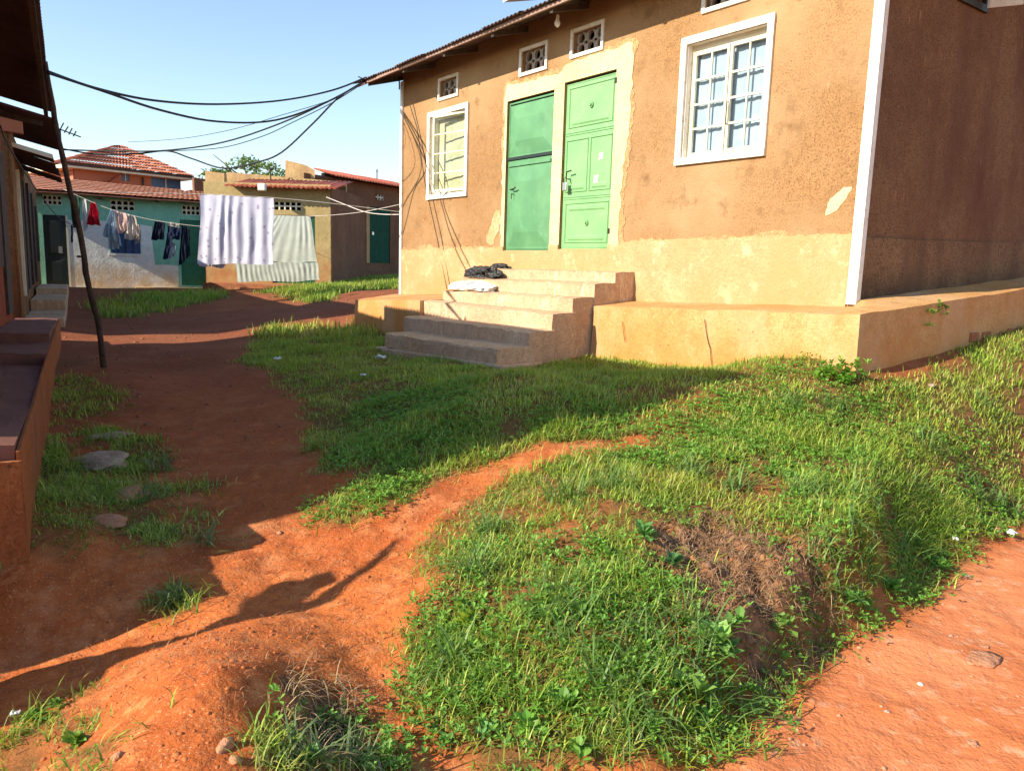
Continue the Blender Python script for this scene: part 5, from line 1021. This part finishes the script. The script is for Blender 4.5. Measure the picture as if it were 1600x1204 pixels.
P[:, 2] += rng.uniform(.01, .05, len(P)); tag(leafobj(leaves(P[:9500], .028, 'clover', '', (.16, .34, .05), per=4), 'clover'), 'small leaved bright green ground cover woven through the grass', 'ground cover', kind='stuff')
weeds = [((1340, 568), .05, 9, 'bright leafy weed growing at the near corner of the plinth', (.16, .36, .04)), ((1115, 1010), .13, 10, 'long leaved weed low on the eroded bank', (.18, .34, .08)), ((1150, 985), .10, 8, 'small weed with upright leaves under the bare bank', (.16, .33, .07)),
 ((1075, 1085), .12, 12, 'pale green weed near the bank foot', (.2, .36, .08)), ((1220, 980), .10, 8, 'thin weed beside the dark roots', (.16, .3, .06)), ((820, 1150), .13, 9, 'broad leaved weed at the lower edge of the grass', (.16, .34, .05)), ((765, 1155), .08, 7, 'round leaved seedling on the red soil by the grass', (.12, .3, .08)),
 ((700, 1165), .07, 6, 'tiny seedling left of the broad leaved weed', (.14, .32, .06)), ((905, 1180), .11, 8, 'weed with large light leaves at the bottom of the picture', (.18, .36, .05)), ((1015, 1150), .10, 8, 'leafy weed at the foot of the long grass', (.15, .33, .05)), ((880, 1110), .09, 8, 'short weed among the long grass blades', (.15, .33, .05)),
 ((735, 985), .09, 9, 'yellowish weed on the left edge of the grass mound', (.3, .38, .04)), ((715, 960), .07, 8, 'small yellow green weed above the left edge weed', (.28, .38, .05)), ((1050, 880), .09, 9, 'bluish green weed at the top of the bare patch', (.10, .26, .10)), ((1000, 850), .10, 10, 'weed with broad leaves left of the bare patch', (.12, .3, .08)),
 ((1390, 930), .09, 14, 'clover like weed at the road edge', (.13, .32, .06)), ((1330, 960), .09, 14, 'dense low weed right of the eroded bank', (.12, .28, .06)), ((1470, 890), .08, 12, 'small weed by the road edge stones', (.16, .34, .05)), ((1500, 850), .08, 10, 'yellow green weed beside the flat stone', (.25, .36, .05)),
 ((120, 1160), .06, 14, 'low green weed on the near red mound', (.18, .32, .05)), ((60, 1130), .06, 12, 'low weed on the shaded side of the mound', (.14, .3, .05)), ((90, 1110), .05, 12, 'creeping weed along the mound edge', (.18, .32, .05)), ((530, 1120), .06, 10, 'pale weed above the dark root hole', (.3, .4, .12)), ((480, 1195), .07, 10, 'round leaved weed at the bottom below the roots', (.16, .34, .08)), ((1130, 1025), .1, 8, 'dark leaved weed between bank and road', (.1, .25, .06))]
for (pp2, sz, per, lab, colr) in weeds:
    sz *= .55 if pp2[1] > 1140 and pp2[0] > 600 else .72 if pp2[0] != 1340 else 1
    g = ground_hit(*pp2) if pp2[0] != 1340 else hw(.42, .82, 0)
    Q = [(g[0]+random.gauss(0, sz*.25), g[1]+random.gauss(0, sz*.25), gz(g[0], g[1])+.01) for _ in range(3 if sz < .1 else 4)]
    if pp2[0] == 1340: Q = [(g[0]+random.gauss(0, .085), g[1]+random.gauss(0, .05), gz(g[0], g[1])+.16*random.random()**1.5) for _ in range(52)]
    o = leafobj(leaves(Q, sz, 'weed', lab, colr, per=per, updown=.7), 'weed', (g[0], g[1], gz(g[0], g[1]))); tag(o, lab, 'weed', 'weeds with broad leaves')
for (a_, b_) in (((1450, 500), .05), ((1473, 487), .06)):
    P_ = at_plane(a_[0], a_[1], HC+HT*.44, HT); o = leafobj(leaves([(P_[0]+random.uniform(-.05, .05), P_[1]+random.uniform(-.05, .05), P_[2]+random.uniform(-.06, .06)) for _ in range(7)], b_, 'x', '', (.14, .26, .04), per=5), 'creeper', P_)
    tag(o, 'small creeper rooted in the side plinth, %s' % ('lower sprig' if a_[0] == 1450 else 'upper sprig'), 'plant')

# ------------------------------------------------------------------ stones, litter, clods
def rock(px, py, size, flat, mat, label, name='stone', cat='stone', seed=0, grp=None):
    g = ground_hit(px, py); bm = bmesh.new(); bmesh.ops.create_icosphere(bm, subdivisions=3, radius=1)
    for v_ in bm.verts:
        c = v_.co; k = .85+.35*noise.noise(c*1.3+Vector((seed, 0, 0)))+.12*noise.noise(c*4+Vector((seed, 0, 3))); c = c*k; v_.co = Vector((c.x*size, c.y*size*.7, c.z*size*flat))
    me = bpy.data.meshes.new(name); bm.to_mesh(me); bm.free(); me.materials.append(MT[mat]); me.polygons.foreach_set('use_smooth', [True]*len(me.polygons)); o = bpy.data.objects.new(name, me); COL.objects.link(o)
    o.location = (g[0], g[1], gz(g[0], g[1])+size*flat*.25); o.rotation_euler = (0, 0, seed*1.3); return tag(o, label, cat, grp)
rock(1555, 838, .06, .55, 'stone', 'rounded reddish stone at the road edge on the right', seed=1)
rock(1510, 902, .03, .5, 'palestone', 'small pale stone on the road below the reddish one', seed=2)
rock(1535, 1035, .10, .12, 'stone', 'flat orange slab half buried in the road', seed=3)
rock(1437, 1076, .014, .5, 'litter', 'tiny white pebble in the middle of the road', 'pebble', 'pebble', 4)
rock(1485, 1002, .012, .5, 'palestone', 'pale pebble above the flat slab', 'pebble', 'pebble', 5)
rock(1520, 1165, .03, .3, 'stone', 'smooth stone at the bottom right of the road', seed=6)
rock(1385, 1118, .012, .5, 'palestone', 'pebble left of the white pebble', 'pebble', 'pebble', 7)
rock(1540, 1015, .02, .4, 'stone', 'small stone by the flat slab', seed=8)
rock(160, 722, .26, .18, 'palestone', 'large flat pale rock in the shaded lane grass', 'rock', 'rock', 9)
rock(175, 690, .16, .16, 'palestone', 'smaller flat rock just beyond the large one', 'rock', 'rock', 10)
rock(200, 770, .18, .16, 'stone', 'sunken rock nearer than the large flat rock', 'rock', 'rock', 11)
rock(170, 820, .13, .25, 'stone', 'dark broken rock in the shaded grass near the terrace', 'rock', 'rock', 12)
rock(352, 1176, .035, .6, 'stone', 'rounded clod on the near red mound', 'clod', 'clod', 13)
rock(368, 1198, .025, .6, 'stone', 'small clod at the bottom edge of the mound', 'clod', 'clod', 14)
rock(185, 1190, .02, .7, 'stone', 'reddish stone on the left foot of the mound', seed=15)
rock(437, 836, .022, .6, 'stone', 'little clod on the sunlit lane edge', 'clod', 'clod', 16)
rock(1283, 582, .05, .4, 'stone', 'reddish lump in the grass before the plinth', seed=17)
rock(1455, 600, .045, .4, 'palestone', 'pale lump in the grass right of the plinth corner', seed=18)
rock(1440, 795, .05, .35, 'stone', 'bare red clod showing through the bank grass', 'clod', 'clod', 19)
def litter(px, py, s_, label, rz=0, mat='litter'):
    g = ground_hit(px, py); m = MB(); n = 6; vs = []
    for side in (0, 1):
        for j in range(n+1):
            for i in range(n+1): vs.append(((i/n-.5)*s_+random.gauss(0, s_*.03), (j/n-.5)*s_*.7+random.gauss(0, s_*.03), abs(noise.noise(Vector((i*.6+px, j*.6, 0))))*s_*.6+.02+side*.002))
    N = (n+1)**2
    for j in range(n):
        for i in range(n): q = (j*(n+1)+i, j*(n+1)+i+1, (j+1)*(n+1)+i+1, (j+1)*(n+1)+i); m_q = q; m.f += [q, tuple(k+N for k in q[::-1])]
    m.v = vs; o = m.build('plastic_scrap', mat); o.location = (g[0], g[1], gz(g[0], g[1])+.02); o.rotation_euler = (0, 0, rz); tag(o, label, 'litter')
litter(595, 567, .11, 'crumpled white plastic scrap in the grass left of the steps'); litter(434, 568, .08, 'white scrap on the lane edge farther left', 1)
litter(568, 594, .05, 'tiny white scrap nearer than the crumpled one', .4); litter(1580, 846, .06, 'white scrap beside the reddish stone at the right edge', .6); litter(1490, 862, .04, 'greyish scrap in the weeds at the road edge', 1.2)
litter(25, 1135, .03, 'tiny white chip on the shaded soil at the left edge', .5)
# clods and pebbles as one mass
def pebbles(n, x0, x1, y0, y1, fn, smin, smax, mat, label, name):
    x = rng.uniform(x0, x1, n); y = rng.uniform(y0, y1, n); k = rng.random(n) < fn(x, y); x, y = x[k], y[k]; P = np.stack([x, y, bil(TH, x, y)], 1); k = inview(P) & (poly_sd(HFOOT, x, y) < 0) & (poly_sd(DFOOT, x, y) < 0); P = P[k]; n = len(P)
    bm = bmesh.new(); bmesh.ops.create_icosphere(bm, subdivisions=1, radius=1); v0 = np.array([v_.co[:] for v_ in bm.verts]); f0 = np.array([[v_.index for v_ in f.verts] for f in bm.faces]); bm.free()
    s_ = smin+(smax-smin)*rng.random(n)**5; Vv = v0[None]*(1+rng.normal(0, .18, (n, len(v0), 1)))*s_[:, None, None]*np.stack([rng.uniform(.7, 1.3, n), rng.uniform(.7, 1.3, n), rng.uniform(.4, .8, n)], 1)[:, None, :]+P[:, None, :]
    Ff = (f0[None]+(np.arange(n)*len(v0))[:, None, None]).reshape(-1, 3); me = bpy.data.meshes.new(name); me.vertices.add(n*len(v0)); me.vertices.foreach_set('co', Vv.reshape(-1).astype(np.float32)); me.loops.add(Ff.size); me.loops.foreach_set('vertex_index', Ff.ravel().astype(np.int32))
    me.polygons.add(len(Ff)); me.polygons.foreach_set('loop_start', (np.arange(len(Ff))*3).astype(np.int32)); me.update(calc_edges=True); me.materials.append(mat); o = bpy.data.objects.new(name, me); COL.objects.link(o); tag(o, label, 'soil', kind='stuff')
clodm = simple('soil_crumbs', (.46, .15, .05), (.34, .09, .03), rough=.95, scale=3)
pebbles(20000, -2.6, 3.6, 1.5, 5.5, lambda x, y: (1-gmask(x, y))*(1-bil(DM, x, y))*np.clip(.35+fbm(x, y, 1.5, 2, 12)*1.5, .05, 1), .0025, .012, clodm, 'loose crumbs of red soil over the mound and lane', 'soil_crumbs')
pebbles(2600, .3, 4.8, 1.5, 5.5, lambda x, y: bil(DM, x, y)*.7, .002, .011, simple('road_grit', (.58, .3, .18), (.4, .18, .1), rough=.95), 'fine grit on the orange road', 'road_grit')
pebbles(5000, -7, 0, 5.5, 16, lambda x, y: (1-gmask(x, y))*.5, .004, .03, simple('lane_crumbs', (.3, .13, .07), (.2, .09, .05), rough=.95), 'loose crumbs on the shaded lane', 'lane_crumbs')
pebbles(5000, .4, 2.2, 2.2, 4.5, lambda x, y: bil(BM, x, y), .004, .022, simple('bank_crumbs', (.22, .12, .07), (.14, .07, .04), rough=.95), 'brown crumbs on the eroded bank', 'bank_crumbs')
